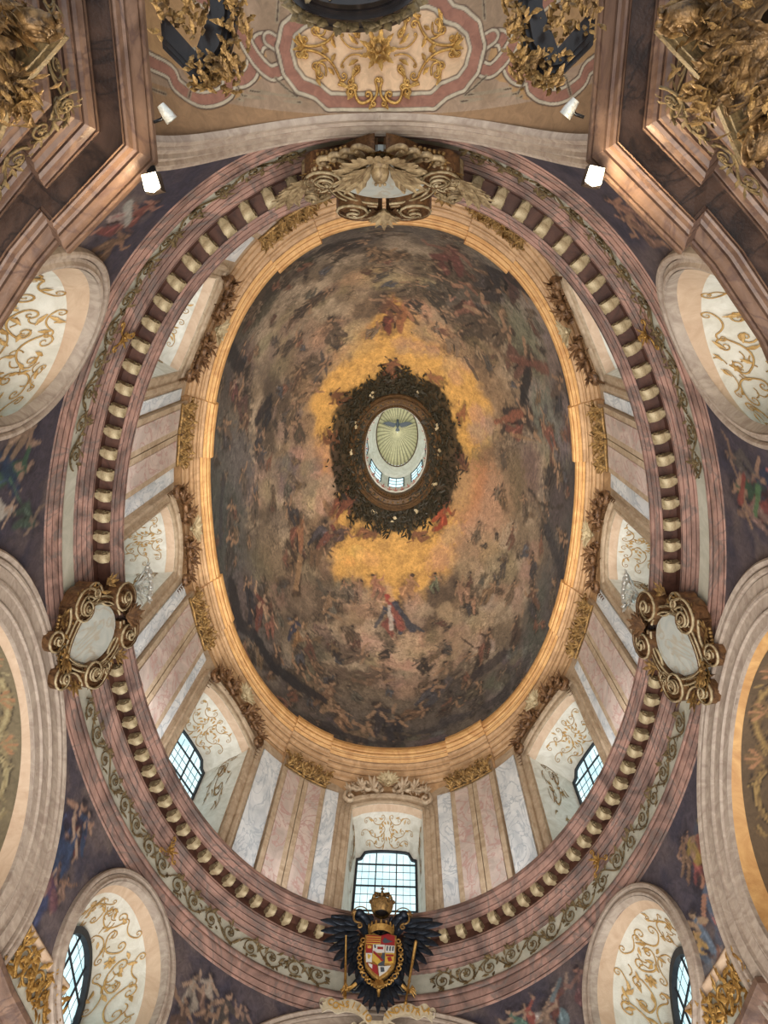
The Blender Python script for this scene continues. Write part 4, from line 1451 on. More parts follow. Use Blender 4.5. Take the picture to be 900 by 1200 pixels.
# ---------------------------------------------------------------- lower walls: four great arches, four oval windows, painted spandrels
A_W = Arc(GAL, .93)
ARCH = {180: (4.05, 3.45, 1.05), 0: (4.05, 3.6, 1.05), -90: (3.8, 3.68, .48), 90: (4.5, 3.75, 1.0)}      # half width, rise above 9.0, band width
OVAL = {143.5: (0.0, 10.52, 1.93, 2.1), 36.5: (0.0, 10.55, 1.93, 2.12), -140.5: (.2, 10.52, 1.75, 2.1), -39.5: (-.2, 10.5, 1.75, 2.08)}
H9 = 9.0


def hole(t, h):
    m = np.zeros(np.broadcast(t, h).shape, bool)
    s = A_W.s_of(t)
    for t0, (R, Hh, bw) in ARCH.items():
        for k in (-360, 0, 360):
            u = s - A_W.s_of(t0) + k / 360 * A_W.total
            m |= ((u / (R - bw * .6)) ** 2 + (np.maximum(h - H9, 0) / (Hh - bw * .6)) ** 2) < 1
    for t0, (du, hc, a, b) in OVAL.items():
        for k in (-360, 0, 360):
            u = s - A_W.s_of(t0) + k / 360 * A_W.total - du
            m |= ((u / (a - .15)) ** 2 + ((h - hc) / (b - .15)) ** 2) < 1
    return m


def build_spandrels():
    nt, nh = 1100, 76
    t = np.linspace(0, 360, nt, endpoint=False)
    h = np.linspace(9.42, 12.46, nh)
    G = E(t[:, None], .93, h[None], GAL)
    tc = t[:, None] + 180 / nt
    hc = h[None, :-1] + (h[1] - h[0]) / 2
    cut = hole(tc, hc)
    idx = np.arange(nt * nh).reshape(nt, nh)
    nx = np.roll(idx, -1, axis=0)
    a, b, c, d = idx[:, :-1], nx[:, :-1], nx[:, 1:], idx[:, 1:]
    F = np.stack([a, b, c, d], -1)[~cut]
    used = np.unique(F)
    re = -np.ones(nt * nh, int)
    re[used] = np.arange(len(used))
    P = G.reshape(-1, 3)[used]
    n1, n2 = fbm(P, .5, 4, 31), fbm(P, 1.8, 4, 33)
    base = np.array(lin(84, 76, 86))
    C = base + (np.array(lin(112, 98, 98)) - base) * sstep(n1, .4, .65)[:, None]
    C = C + (np.array(lin(58, 58, 78)) - C) * (sstep(n2, .55, .3) * .6)[:, None]
    wp = P + .5 * (np.stack([fbm(P, .9, 3, 61 + k) for k in range(3)], -1) - .5)
    cl_ = fbm(wp, 1.1, 4, 67)
    C = C + (np.array(lin(142, 124, 114)) - C) * (sstep(cl_, .55, .72) * .55)[:, None]
    C = C * (.8 + .4 * fbm(P, 6, 3, 71))[:, None]
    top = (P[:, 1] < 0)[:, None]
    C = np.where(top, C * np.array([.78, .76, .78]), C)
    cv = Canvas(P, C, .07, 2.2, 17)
    r = np.random.RandomState(9)
    for f in SPFIG:
        t0, hh, sz, ang, robe, skin, robe2, wings = f
        q = A_W.map(t0, np.array([[0, hh, 0], [.05, hh, 0], [0, hh + .05, 0]]), 1)
        U = (q[1] - q[0]) / np.linalg.norm(q[1] - q[0])
        V = np.array([0, 0, 1.])
        mu = lambda c: None if c is None else tuple(int(.95 * (.7 * v_ + .3 * sum(c) / 3)) for v_ in c)
        figure(cv, q[0], U, V, sz * 1.35, ang, mu(robe), mu(skin), mu(robe2), mu(wings), r, (46, 40, 50))
    for t0, h0, t1, h1, r0, r1, col, al in SPSTR:
        p, q = E(t0, .93, h0, GAL), E(t1, .93, h1, GAL)
        cv.stroke(p, q, r0, r1, tuple(int(.85 * (.7 * v_ + .3 * sum(col) / 3)) for v_ in col), al, .45, .3)
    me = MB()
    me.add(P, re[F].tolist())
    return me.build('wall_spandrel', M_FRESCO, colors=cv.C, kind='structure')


wall_sp = build_spandrels()
# narrow ledge under the frescoes and the stucco field below it
mb = MB()
th = [(20, 31), (149, 160), (47, 62), (118, 133)]
for a, b in th:
    t = np.linspace(a, b, 14)
    mb.grid(np.array([E(t, .93 - w_, h_, GAL) for w_, h_ in ((0, 9.5), (.1, 9.48), (.14, 9.42), (.1, 9.38), (.04, 9.34), (.0, 9.3))]))
mb.build('ledge_moulding', M_PEACH, wall_sp)
mb = MB()
t = np.linspace(0, 360, 361)
for a, b in th:
    t = np.linspace(a, b, 14)
    mb.grid(E(t[:, None], .95, np.array([8.4, 9.42])[None], GAL))
mb.build('stucco_field', M_FRIEZE, wall_sp)
for a, b in th[:4]:
    mb = MB()
    for k in range(3):
        q = MB()
        rinceau(q, .8, .8, .035, z=.04, seed=60 + k, seg=5, leafy=4)
        mb.merge(q, lambda V: V * [.8, 1, 1] + [(k - 1) * .62, 8.95, 0])
    mb.apply(lambda V: A_W.map((a + b) / 2, V, 1))
    mb.build('gilded_scroll', M_GOLD, wall_sp)

# archivolts
for k, (t0, (R, Hh, bw)) in enumerate(ARCH.items()):
    ph = np.radians(np.linspace(-24, 204, 97) if t0 != -90 else np.linspace(4, 176, 97))
    prof = [(0, 0), (0, .1), (.05, .14), (.1, .12), (.13, .07), (.17, .12), (.22, .12), (.24, .06), (.46, .05), (.48, .09), (.54, .1), (.56, .04), (.74, .03), (.76, .06), (.8, .06), (.82, .01), (1.0, .0), (1.0, -.1)]
    prof = groove(prof, .05, .03, (0, -1))
    G = []
    for q, z in prof:
        q *= bw
        G.append(np.c_[(R - q) * np.cos(ph), H9 + (Hh - q) * np.sin(ph), np.full(len(ph), z)])
    mb = MB()
    mb.grid(np.array(G), flip=True)
    mb.apply(lambda V: A_W.map(t0, V, 1))
    ar = mb.build('trim_%d' % (3 + k), M_ARCH, kind='structure', smooth=35)
    # soffit band going outward
    ri, hi = R - bw, Hh - bw
    out = {180: (-1, 0), 0: (1, 0), 90: (0, 1), -90: (0, -1)}[t0]
    inner = A_W.map(t0, np.c_[ri * np.cos(ph), H9 + hi * np.sin(ph), np.full(len(ph), -.08)], 1)
    if t0 in (0, 180):
        xo = 7.29 + .2
        g = np.array([inner, np.c_[np.full(len(ph), out[0] * xo), inner[:, 1], inner[:, 2] - .1]])
        mb = MB()
        mb.grid(g)
        mb.build('soffit_band', M_PEACH if t0 == 180 else M_OCHRE, ar)
        # painted chapel vault
        n = 260
        x = np.linspace(xo - .02, xo + 4.5, 110)
        yy = np.interp(np.linspace(0, 1, n), np.linspace(0, 1, len(ph)), inner[:, 1])
        zz = np.interp(np.linspace(0, 1, n), np.linspace(0, 1, len(ph)), inner[:, 2] + .02 * 0)
        G = np.stack(np.broadcast_arrays(out[0] * x[None, :], yy[:, None], zz[:, None] - .1), -1)
        P = G.reshape(-1, 3)
        n1 = fbm(P, 2.2, 4, 41)
        C = np.array(lin(126, 112, 86)) * (.75 + .5 * n1)[:, None] if t0 == 180 else np.array(lin(104, 84, 62)) * (.75 + .5 * n1)[:, None]
        cv = Canvas(P, C, .02, 3, 43)
        dk_, lt_, mdl = ((70, 58, 44), (176, 160, 120), (150, 132, 96)) if t0 == 180 else ((52, 40, 32), (164, 134, 84), (124, 98, 66))

        def vp(x_, y_):
            j = int(np.argmin(np.where(zz > 9.2, abs(yy - y_), 99)))
            return np.array([out[0] * (xo + x_), yy[j], zz[j] - .1])
        # grisaille frame round a central medallion, strapwork either side, leaf fields
        for y0, rx, ry in ((.1, .95, 1.05),):
            for rr, col in ((.13, dk_), (.1, mdl), (.04, lt_)):
                for a in np.linspace(0, 2 * math.pi, 50)[:-1]:
                    b_ = a + 2 * math.pi / 49
                    cv.stroke(vp(1.15 + rx * math.cos(a), y0 + ry * math.sin(a)), vp(1.15 + rx * math.cos(b_), y0 + ry * math.sin(b_)), rr, rr, col, .9, .3, .05)
        for y_ in (-1.5, 1.75):
            for rr, col in ((.09, dk_), (.06, lt_), (.025, mdl)):
                for a in np.linspace(0, 2 * math.pi, 30)[:-1]:
                    b_ = a + 2 * math.pi / 29
                    cv.stroke(vp(.75 + .5 * math.cos(a), y_ + .5 * math.sin(a)), vp(.75 + .5 * math.cos(b_), y_ + .5 * math.sin(b_)), rr, rr, col, .9, .3, .05)
        r = np.random.RandomState(3)
        for i in range(130):
            y_, x_ = r.uniform(-2.4, 2.4), r.uniform(.08, 2.4)
            a = r.uniform(0, 6.3)
            cv.stroke(vp(x_, y_), vp(x_ + .14 * math.cos(a), y_ + .14 * math.sin(a)), .045, .02, (dk_, lt_, mdl)[r.randint(3)], .8)
        for yc in (-.9, 0.1, 1.1):                     # painted shells breaking the border
            for i in range(7):
                a = -1.2 + 2.4 * i / 6
                cv.stroke(vp(.42, yc), vp(.42 - .34 * math.cos(a), yc + .26 * math.sin(a)), .03, .05, (176, 128, 92) if i % 2 else mdl, .9)
        mb = MB()
        mb.grid(G)
        mb.build('ceiling_chapel', M_SMOOTHF, colors=cv.C, kind='structure')
        mb = MB()
        xe = out[0] * (xo + 4.45)
        mb.add([(xe, -15, -1.6), (xe, 14, -1.6), (xe, 14, 13), (xe, -15, 13)], [(0, 1, 2, 3)])
        mb.build('wall_chapel', M_TAN, kind='structure')
    else:
        ARV = (inner, ph)
        if t0 == 90:
            g = np.array([inner, np.c_[inner[:, 0], inner[:, 1] + 6, inner[:, 2]]])
            mb = MB()
            mb.grid(g)
            mb.build('ceiling_choir', M_TAN, kind='structure')

# ---------------------------------------------------------------- barrel vault behind the near arch, with painted strapwork
VR, VH = 3.42, 3.2


def vz(x):
    return H9 + VH * np.sqrt(np.maximum(0, 1 - (np.asarray(x) / VR) ** 2))


VC, VK = np.array([.4845, -7.6044]), 12.2 / 11.62


def vline(x0, y0):
    x0, y0 = VC[0] + (x0 - VC[0]) * VK, VC[1] + (y0 - VC[1]) * VK
    return np.array([x0, y0, vz(x0)])


def build_vault():
    nx, ny = 560, 330
    a = np.linspace(-1.35, 1.35, nx)
    X = VR * np.sin(a)
    n_ = GAL[4]
    y0_ = -10.684 * (1 - np.abs(X / 7.288) ** n_) ** (1 / n_) - .03
    Y = y0_[:, None] - 5.2 * np.linspace(0, 1, ny)[None, :] ** 1.5
    G = np.stack(np.broadcast_arrays(X[:, None], Y, vz(X)[:, None]), -1)
    P = G.reshape(-1, 3)
    n1, n2 = fbm(P, 1.2, 4, 51), fbm(P, 5, 3, 53)
    Pfull = P
    P = P.copy()
    P[:, :2] = VC + (P[:, :2] - VC) / VK
    A = np.array(lin(146, 122, 98))
    C = A + (np.array(lin(166, 140, 116)) - A) * sstep(n1, .4, .62)[:, None]
    ax_, ay = np.abs(P[:, 0] - .04), P[:, 1]
    # warm plain band next to the arch
    C = np.where((ay > -10.62 + .03 * ax_)[:, None], np.array(lin(150, 118, 86)) * (.85 + .3 * n1)[:, None], C)
    C = np.where((ay < -12.35)[:, None], np.array(lin(168, 118, 88)) * (.85 + .3 * n1)[:, None], C)
    half = [(0, -10.79), (.81, -10.77), (.98, -10.89), (1.24, -10.96), (1.39, -11.13), (1.46, -11.4), (1.39, -11.66), (1.19, -11.83), (1.02, -11.9), (.9, -12.05), (.73, -12.13), (0, -12.14)]
    poly = np.array([(x + .04, y) for x, y in half] + [(-x + .04, y) for x, y in half[::-1]])
    ins = np.zeros(len(P), bool)
    j = len(poly) - 1
    for i in range(len(poly)):
        (xi, yi), (xj, yj) = poly[i], poly[j]
        if yi != yj:
            ins ^= ((yi > P[:, 1]) != (yj > P[:, 1])) & (P[:, 0] < (xj - xi) * (P[:, 1] - yi) / (yj - yi) + xi)
        j = i
    C[ins] = np.array(lin(216, 182, 146)) * (.93 + .14 * n1[ins])[:, None]
    # quatrefoil fields at the sides
    for sx in (1, -1):
        for qx, qy, rr in ((2.32, -10.95, .38), (2.0, -11.2, .34), (2.7, -11.2, .38), (2.35, -11.5, .5)):
            d = np.hypot(P[:, 0] - sx * qx, (P[:, 1] - qy))
            m = d < rr
            C[m] = np.array(lin(170, 134, 92)) * (.9 + .2 * n1[m])[:, None]
    P = Pfull
    cv = Canvas(P, C, .012, 3, 57)

    def band(pts, w=.15, closed=False):
        P3 = [vline(x, y) for x, y in pts]
        if closed:
            P3.append(P3[0])
        for rr, col, al in ((w + .022, (86, 64, 52), .9), (w, (190, 176, 152), 1), (w * .66, (92, 66, 56), .8), (w * .58, (152, 106, 88), 1)):
            for p, q in zip(P3[:-1], P3[1:]):
                cv.stroke(p, q, rr, rr, col, al, .12, .06)

    def smooth(pts, n=5):
        P_ = np.array(pts, float)
        o = []
        for i in range(len(P_) - 1):
            p0, p1, p2, p3 = P_[max(i - 1, 0)], P_[i], P_[i + 1], P_[min(i + 2, len(P_) - 1)]
            for k in np.linspace(0, 1, n, endpoint=False):
                o.append(.5 * ((2 * p1) + (-p0 + p2) * k + (2 * p0 - 5 * p1 + 4 * p2 - p3) * k * k + (-p0 + 3 * p1 - 3 * p2 + p3) * k ** 3))
        o.append(P_[-1])
        return [tuple(q) for q in o]
    thin = (150, 136, 112)
    for sx in (1, -1):
        f = lambda L: [(sx * x + (.04), y) for x, y in L]
        side = [(1.52, -11.12), (1.66, -11.07), (1.8, -11.16), (1.93, -11.32), (2.05, -11.52), (2.3, -11.72)]
        low = [(1.66, -11.49), (1.8, -11.44), (1.87, -11.24), (1.93, -11.02), (2.05, -10.9), (2.2, -10.86), (2.24, -10.72), (2.4, -10.58), (2.6, -10.52), (2.78, -10.6), (2.84, -10.74), (3.05, -10.78)]
        band(smooth(f(low)), .12)
        band(smooth(f(side + [(2.6, -11.8)])), .12)
        band(smooth(f([(1.46, -11.25), (1.52, -11.42), (1.66, -11.5)])), .12)
        for L in ([(1.25, -10.72), (2.05, -10.7)], [(2.05, -10.7), (2.12, -10.84)], [(1.3, -10.8), (1.95, -10.78)], [(1.3, -10.8), (1.6, -11.0)], [(1.55, -12.3), (1.3, -12.25)], [(1.55, -11.75), (1.5, -12.1)], [(1.5, -12.1), (2.1, -12.12)], [(0, -10.66), (2.1, -10.64)], [(0, -12.34), (3, -12.3)], [(2.15, -11.1), (2.3, -10.95)], [(2.45, -10.95), (2.62, -10.72)], [(2.62, -10.72), (2.68, -10.5)], [(2.9, -10.45), (3.1, -10.45)]):
            q = f(L)
            for p_, q_ in zip(q[:-1], q[1:]):
                cv.stroke(vline(*p_), vline(*q_), .035, .035, thin, .7, .2, .05)
                cv.stroke(vline(*p_), vline(*q_), .012, .012, (74, 56, 46), .9, .2, .05)
        # little trefoil arch in the side field
        for a in np.linspace(0, math.pi, 13)[:-1]:
            b_ = a + math.pi / 12
            g = lambda q: (sx * (2.42 + .2 * math.cos(q)), -10.95 - .2 * math.sin(q))
            cv.stroke(vline(*g(a)), vline(*g(b_)), .05, .05, (150, 142, 126), .9, .2, .05)
    band([tuple(q) for q in poly] , .15, True)
    mb = MB()
    mb.grid(G, flip=True)
    return mb.build('ceiling_nave', M_SMOOTHF, colors=cv.C, kind='structure')


vault = build_vault()


def vmap(V):
    x = V[:, 0]
    z = vz(x)
    dzdx = -(VH / VR) * (x / VR) / np.sqrt(np.maximum(.05, 1 - (x / VR) ** 2))
    n = np.stack([dzdx, 0 * x, -np.ones_like(x)], -1)
    n /= np.linalg.norm(n, axis=1)[:, None]
    return np.c_[x, V[:, 1], z] + n * V[:, 2:3]


def vault_scrolls(sx, sy):
    mb = MB()
    m = MB()
    c = 0.0134
    P = lambda x, y: (x * c, y * c)
    rd = .021
    scroll(m, P(46, 27), P(84, 2), -.18, .07, rd, 1, 1)
    scroll(m, P(30, 33), P(48, 33), .1, .05, rd, -1, 0)
    scroll(m, P(22, 14), P(30, 30), -.2, .05, rd, 0, -1)
    scroll(m, P(10, 48), P(28, 40), .4, .07, rd * 1.2, 1, 1)
    scroll(m, P(28, 40), P(24, 20), .3, .05, rd, 0, 1)
    scroll(m, P(4, 30), P(8, 50), .2, .045, rd, -1, 1)
    scroll(m, P(60, 10), P(72, 26), -.3, .06, rd * .8, 0, 1)
    scroll(m, P(74, 14), P(62, 26), .4, .055, rd * .8, 1, 0)
    scroll(m, P(18, 4), P(44, 14), -.2, .03, rd * .6, 0, 1)
    scroll(m, P(84, 2), P(92, 10), .3, .035, rd * .8, 0, -1)
    for (x, y), a, L in (((84, 1), 0, 16), ((84, 3), .6, 12), ((58, 1), 0, 9), ((50, 3), .8, 11), ((72, 26), 1.6, 12), ((46, 30), 2.2, 13), ((28, 42), .4, 12), ((68, 16), 1.1, 12), ((52, 24), -.9, 10), ((24, 8), .3, 14), ((24, 14), .7, 14), ((36, 36), 1.3, 12), ((6, 52), .6, 9)):
        leaf(m, P(x, y), a, L * c, .035, .25, .5, .03, 2, .5)
    m.apply(lambda V: V * [sx * VK, sy * VK, 1] + [-.02, VC[1] + (-11.45 - VC[1]) * VK, 0])
    if sx * sy < 0:
        m.f = [tuple(reversed(f)) for f in m.f]
    mb.merge(m)
    mb.apply(vmap)
    return mb.build('scroll', M_GOLD, vault)


for sx in (1, -1):
    for sy in (1, -1):
        vault_scrolls(sx, sy)

# ---------------------------------------------------------------- oval windows
for k, (t0, (du, hc, a, b)) in enumerate(OVAL.items()):
    sY = 1 if t0 > 0 else -1
    sX = 1 if abs(t0) < 90 else -1
    t1 = float(A_W.t_of(A_W.s_of(t0) + du))
    piv = A_W.map(t1, np.array([0, hc - b, 0.]), 1)
    root = empty('window_%d' % (9 + k), Matrix.Translation(Vector(piv) + Vector((0, 0, Z0))), kind='structure')
    ph = np.linspace(0, 2 * math.pi, 96, endpoint=False)
    G = []
    for q, z in groove([(0, 0), (0, .1), (.04, .14), (.1, .14), (.13, .08), (.2, .1), (.24, .15), (.3, .14), (.33, .06), (.36, -.04)], .05, .03, (0, -1)):
        G.append(np.c_[(a - q) * np.cos(ph), hc + (b - q) * np.sin(ph), np.full(96, z)])
    mb = MB()
    mb.grid(np.array(G), cv=True, flip=True)
    mb.apply(lambda V: A_W.map(t1, V, 1))
    mb.build('surround', M_ARCH if sY < 0 else M_PEACH if False else M_ARCH, root, piv=piv, smooth=35)
    dirY = -1 if sX * sY < 0 and True else 1
    # does Y grow with t here?
    p0, p1 = A_W.map(t1, np.array([[0, hc, 0.], [.1, hc, 0.]]), 1)
    dirY = 1 if p1[1] > p0[1] else -1
    W0 = A_W.map(t1, np.c_[(a - .35) * np.cos(ph), hc + (b - .35) * np.sin(ph), np.full(96, -.03)], 1)
    W0b = A_W.map(t1, np.c_[(a - .35) * np.cos(ph), hc + (b - .35) * np.sin(ph), np.full(96, -.25)], 1)
    gx = sX * 6.95
    gyc = sY * 6.8
    W1 = np.c_[np.full(96, gx), gyc + dirY * 1.42 * np.cos(ph), 9.9 + 1.42 * np.sin(ph)]

    def lerp(k_):
        return W0 * (1 - k_) + W1 * k_
    mb = MB()
    mb.grid(np.array([lerp(q) for q in (0, .12, .2)]), cv=True, flip=True)
    mb.build('reveal_border', M_PEACH, root, piv=piv)
    mb = MB()
    mb.grid(np.array([lerp(q) for q in (.2, .4, .7, .96, 1.0)]), cv=True, flip=True)
    mb.build('reveal', M_SOFFIT, root, piv=piv)

    def rmap(V):                                     # x 0..1 around, y 0..1 into the wall
        i = (V[:, 0] % 1) * 96
        i0 = np.floor(i).astype(int) % 96
        f = (i - np.floor(i))[:, None]
        A = W0[i0] * (1 - f) + W0[(i0 + 1) % 96] * f
        B = W1[i0] * (1 - f) + W1[(i0 + 1) % 96] * f
        p = A * (1 - V[:, 1:2]) + B * V[:, 1:2]
        cen = (W0.mean(0) * (1 - V[:, 1:2]) + W1.mean(0) * V[:, 1:2])
        n = cen - p
        n /= np.linalg.norm(n, axis=1)[:, None]
        return p + n * V[:, 2:3]
    # gilded scrollwork follows the deep side of the reveal
    depth = np.linalg.norm(W1 - W0, axis=1)
    i_deep = int(np.argmax(depth + .9 * np.sin(ph)))
    x0 = i_deep / 96
    mb = MB()
    Lx = 7.5                                         # metres round
    dm = depth[i_deep]
    um = MB()
    rd = .013
    for sg in (1, -1):
        for y0, y1, s_ in ((.3, .62, 1), (.62, .38, -1), (.35, .7, 1)):
            pass
        scroll(um, (sg * .08, .5), (sg * .5, .62), .3 * sg, .1, rd, sg, -sg, .03)
        scroll(um, (sg * .55, .35), (sg * 1.0, .55), .35 * sg, .12, rd, sg, -sg, .03)
        scroll(um, (sg * 1.05, .68), (sg * 1.5, .42), -.3 * sg, .1, rd, -sg, sg, .03)
        scroll(um, (sg * 1.6, .4), (sg * 2.0, .6), .3 * sg, .09, rd, sg, -sg, .03)
        scroll(um, (sg * .2, .85), (sg * .7, .8), -.25 * sg, .08, rd * .8, sg, sg, .03)
        scroll(um, (sg * .15, .22), (sg * .5, .25), .25 * sg, .07, rd * .8, sg, sg, .03)
        scroll(um, (sg * 1.1, .3), (sg * 1.45, .25), .25 * sg, .06, rd * .7, sg, sg, .03)
        for i in range(22):
            leaf(um, (sg * rng.uniform(.05, 2.1), rng.uniform(.24, .86)), rng.uniform(0, 6.3), rng.uniform(.12, .2), .03, .2, .4, .02, 2, rng.uniform(-1, 1), 5)
        for i in range(12):                          # vine tendrils
            xx, yy_ = sg * rng.uniform(.1, 2.0), rng.uniform(.3, .8)
            aa = rng.uniform(0, 6.3)
            um.tube(arcpts((xx, yy_), (xx + .16 * math.cos(aa), yy_ + .16 * math.sin(aa)), .3, 6) + [0, 0, .02], .009, 4)
    flower(um, (0, .62), .1, 6, .03)
    um.apply(lambda V: np.c_[x0 + V[:, 0] / Lx, .26 + (V[:, 1] - .2) * .95, V[:, 2]])
    um.apply(rmap)
    um.build('gilded_scroll', M_SOFTG, root, piv=piv)
    # sash
    cen = W1.mean(0)
    fr = MB()
    nx = np.array([-sX, 0, 0.])
    fr.grid(np.array([W1 + nx * .02, W1 + nx * .12, cen + (W1 - cen) * .9 + nx * .12, cen + (W1 - cen) * .88 + nx * .0]), cv=True, flip=True)
    fr.build('window_frame', M_LEAD, root, piv=piv, smooth=35)

    def bar(p, q, w_, m_, nm):
        o = MB()
        o.tube(np.array([p, q]), w_, 4)
        o.build(nm, m_, root, piv=piv, smooth=False)
    ys = np.array([-.47, .47])
    for y_ in ys:
        z_ = math.sqrt(1.36 ** 2 - y_ ** 2)
        bar((gx - sX * .03, gyc + y_, 9.9 - z_), (gx - sX * .03, gyc + y_, 9.9 + z_), .03, M_LEAD, 'glazing_bar')
    for z_ in (-.7, 0, .7):
        y_ = math.sqrt(1.36 ** 2 - z_ ** 2)
        bar((gx - sX * .03, gyc - y_, 9.9 + z_), (gx - sX * .03, gyc + y_, 9.9 + z_), .03, M_LEAD, 'glazing_bar')
    ld = MB()
    for y_ in (-1.1, -.78, -.16, .16, .78, 1.1):
        z_ = math.sqrt(max(.01, 1.36 ** 2 - y_ ** 2))
        ld.tube(np.array([(gx - sX * .02, gyc + y_, 9.9 - z_), (gx - sX * .02, gyc + y_, 9.9 + z_)]), .008, 4)
    for z_ in (-1.05, -.35, .35, 1.05):
        y_ = math.sqrt(1.36 ** 2 - z_ ** 2)
        ld.tube(np.array([(gx - sX * .02, gyc - y_, 9.9 + z_), (gx - sX * .02, gyc + y_, 9.9 + z_)]), .008, 4)
    ld.build('leading', M_LEADF, root, piv=piv, smooth=False)
    ye = [-1.42, -.47, .47, 1.42]
    ze = [-1.42, -.7, 0, .7, 1.42]
    for i in range(3):
        for j in range(4):
            o = MB()
            yy_ = np.linspace(ye[i], ye[i + 1], 6)
            lim = np.sqrt(np.maximum(0, 1.41 ** 2 - yy_ ** 2))
            lo, hi = np.maximum(ze[j], -lim), np.minimum(ze[j + 1], lim)
            hi = np.maximum(lo, hi)
            o.grid(np.array([[(gx, gyc + p, 9.9 + l_), (gx, gyc + p, 9.9 + h_)] for p, l_, h_ in zip(yy_, lo, hi)]))
            o.build('pane', M_GLASS, root, piv=piv, smooth=False)

# ---------------------------------------------------------------- main entablature on the piers
P_MLIP = [(1.3, 9.08), (.05, 9.08), (0, 9.02), (0, 8.92), (.03, 8.88), (.05, 8.82), (.09, 8.79), (.13, 8.72), (.18, 8.7), (.2, 8.62), (.24, 8.6), (.24, 8.54)]
P_MSOF = [(.22, 8.62), (.52, 8.6), (.52, 8.5)]
P_MBED = [(.5, 8.52), (.5, 8.46), (.53, 8.43), (.55, 8.37), (.6, 8.34), (.61, 8.28), (.66, 8.26), (.68, 8.2), (.72, 8.16)]
P_MAIN = P_MLIP + P_MSOF + P_MBED
P_MFR = [(.72, 8.2), (.72, 7.72)]
P_MAR = [(.66, 7.72), (.62, 7.7), (.62, 7.64), (.66, 7.62), (.68, 7.56), (.7, 7.55), (.7, 7.36), (.73, 7.34), (.73, 7.16), (.76, 7.15), (.76, 7.0), (.9, 6.98)]
nk = 6
for sx in (-1, 1):
    path = [(2.66, -15.5), (2.70, -9.41), (3.99, -8.33), (4.1, -8.46), (4.4, -8.18), (5.2, -7.25), (5.95, -6.0), (6.35, -4.9), (6.5, -4.2), (8.5, -3.9)]
    path = [(sx * x, y) for x, y in path]
    L = -1 if sx > 0 else 1
    o = polysweep(path, groove(P_MLIP, .05, .03), (-1 if sx > 0 else 1)).build('trim_%d' % (nk + 1), M_ROSEB, kind='structure', smooth=35)
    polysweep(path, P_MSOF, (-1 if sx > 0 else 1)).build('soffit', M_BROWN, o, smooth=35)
    polysweep(path, groove(P_MBED, .05, .03), (-1 if sx > 0 else 1)).build('bed_moulding', M_ROSEB, o, smooth=35)
    nk += 1
    polysweep(path, P_MFR, (-1 if sx > 0 else 1)).build('frieze', M_BROWN, o)
    polysweep(path, groove(P_MAR, .05, .03), (-1 if sx > 0 else 1)).build('architrave', M_ROSEB, o, smooth=35)
    polysweep(path, [(.95, 7.1), (.95, -1.6)], (-1 if sx > 0 else 1)).build('wall_pier', M_BROWN, kind='structure')
    # gilded vine on the frieze
    P2 = np.array(path)
    for i in range(3):
        p, q = P2[i], P2[i + 1]
        if i == 0:
            p = np.array([sx * 2.67, -12.6])
        if i == 2:
            continue
        d = q - p
        Ls = np.linalg.norm(d)
        d = d / Ls
        nr = np.array([-d[1], d[0]]) * (1 if sx > 0 else -1)      # towards the centre
        base = p - nr * .70
        n_u = max(1, int(Ls / .8))
        for u_ in range(n_u):
            m = MB()
            rinceau(m, .78, .42, .018, z=.03, seed=80 + u_)
            c_ = base + d * (u_ + .5) * Ls / n_u
            m.apply(lambda V: np.c_[c_[0] + d[0] * V[:, 0] + nr[0] * V[:, 2], c_[1] + d[1] * V[:, 0] + nr[1] * V[:, 2], 7.96 + V[:, 1]])
            m.build('gilded_scroll', M_OLIVE, o)
    # the far side, low in the picture
    path = [(sx * x, y) for x, y in [(8.5, 3.45), (6.72, 3.45), (6.6, 4.4), (6.35, 5.5), (6.3, 5.45), (6.0, 6.4), (5.2, 7.7), (4.1, 8.9), (4.2, 12)]]
    pr = [(o_ , h_ - .55) for o_, h_ in P_MAIN + P_MFR[1:] + P_MAR]
    mb = polysweep(path, pr, (1 if sx > 0 else -1) * -1)
    mb.build('trim_%d' % (nk + 3), M_ROSEB, kind='structure', smooth=35)
    polysweep(path, [(.95, 6.5), (.95, -1.6)], (1 if sx > 0 else -1) * -1).build('wall_pier', M_BROWN, kind='structure')

# ---------------------------------------------------------------- lantern
P_LR = [(0, 36.3), (0, 35.95), (.02, 35.84), (.08, 35.78), (.12, 35.84), (.16, 35.76), (.2, 35.7), (.26, 35.72), (.28, 35.58), (.5, 35.46), (.53, 35.34), (.6, 35.28), (.64, 35.36), (.72, 35.28), (.8, 35.2), (.86, 35.3)]
lr = sweep(P_LR, LAN, n=120).build('trim_20', M_RIM, kind='structure', smooth=35)
bd = MB()
for i in range(46):
    p = E(i * 360 / 46, .4, 35.5, LAN)
    bd.ball(p, .06, 6)
for i in range(80):
    bd.ball(E(i * 4.5, .12, 35.78, LAN), .028, 5)
bd.build('bead_row', M_DGOLD, lr, kind='stuff')
P_LW = [(0, 36.2), (-.06, 36.3), (-.02, 36.45), (.12, 36.5), (.12, 37.0), (.0, 37.1), (.0, 37.3), (.1, 37.35), (.1, 40.1), (-.05, 40.15), (-.1, 40.3), (-.2, 40.4), (-.3, 40.7), (-.42, 40.85), (-.45, 41.05)]
lw = sweep(P_LW, LAN, n=96).build('wall_lantern', M_SOFFIT, kind='structure', smooth=35)
rr = MB()
for i in range(28):
    t = i * 360 / 28
    m = MB()
    acanthus(m, (0, 0), math.pi / 2, .36, 3, .03, .8)
    A_L = Arc(LAN, .08) if i == 0 else A_L
    rr.merge(m, lambda V: A_L.map(t, V + [0, 36.55, .02], 1))
rr.build('leaf_band', mat('rose_stucco', (176, 110, 96), (200, 140, 124)), lw, kind='stuff')
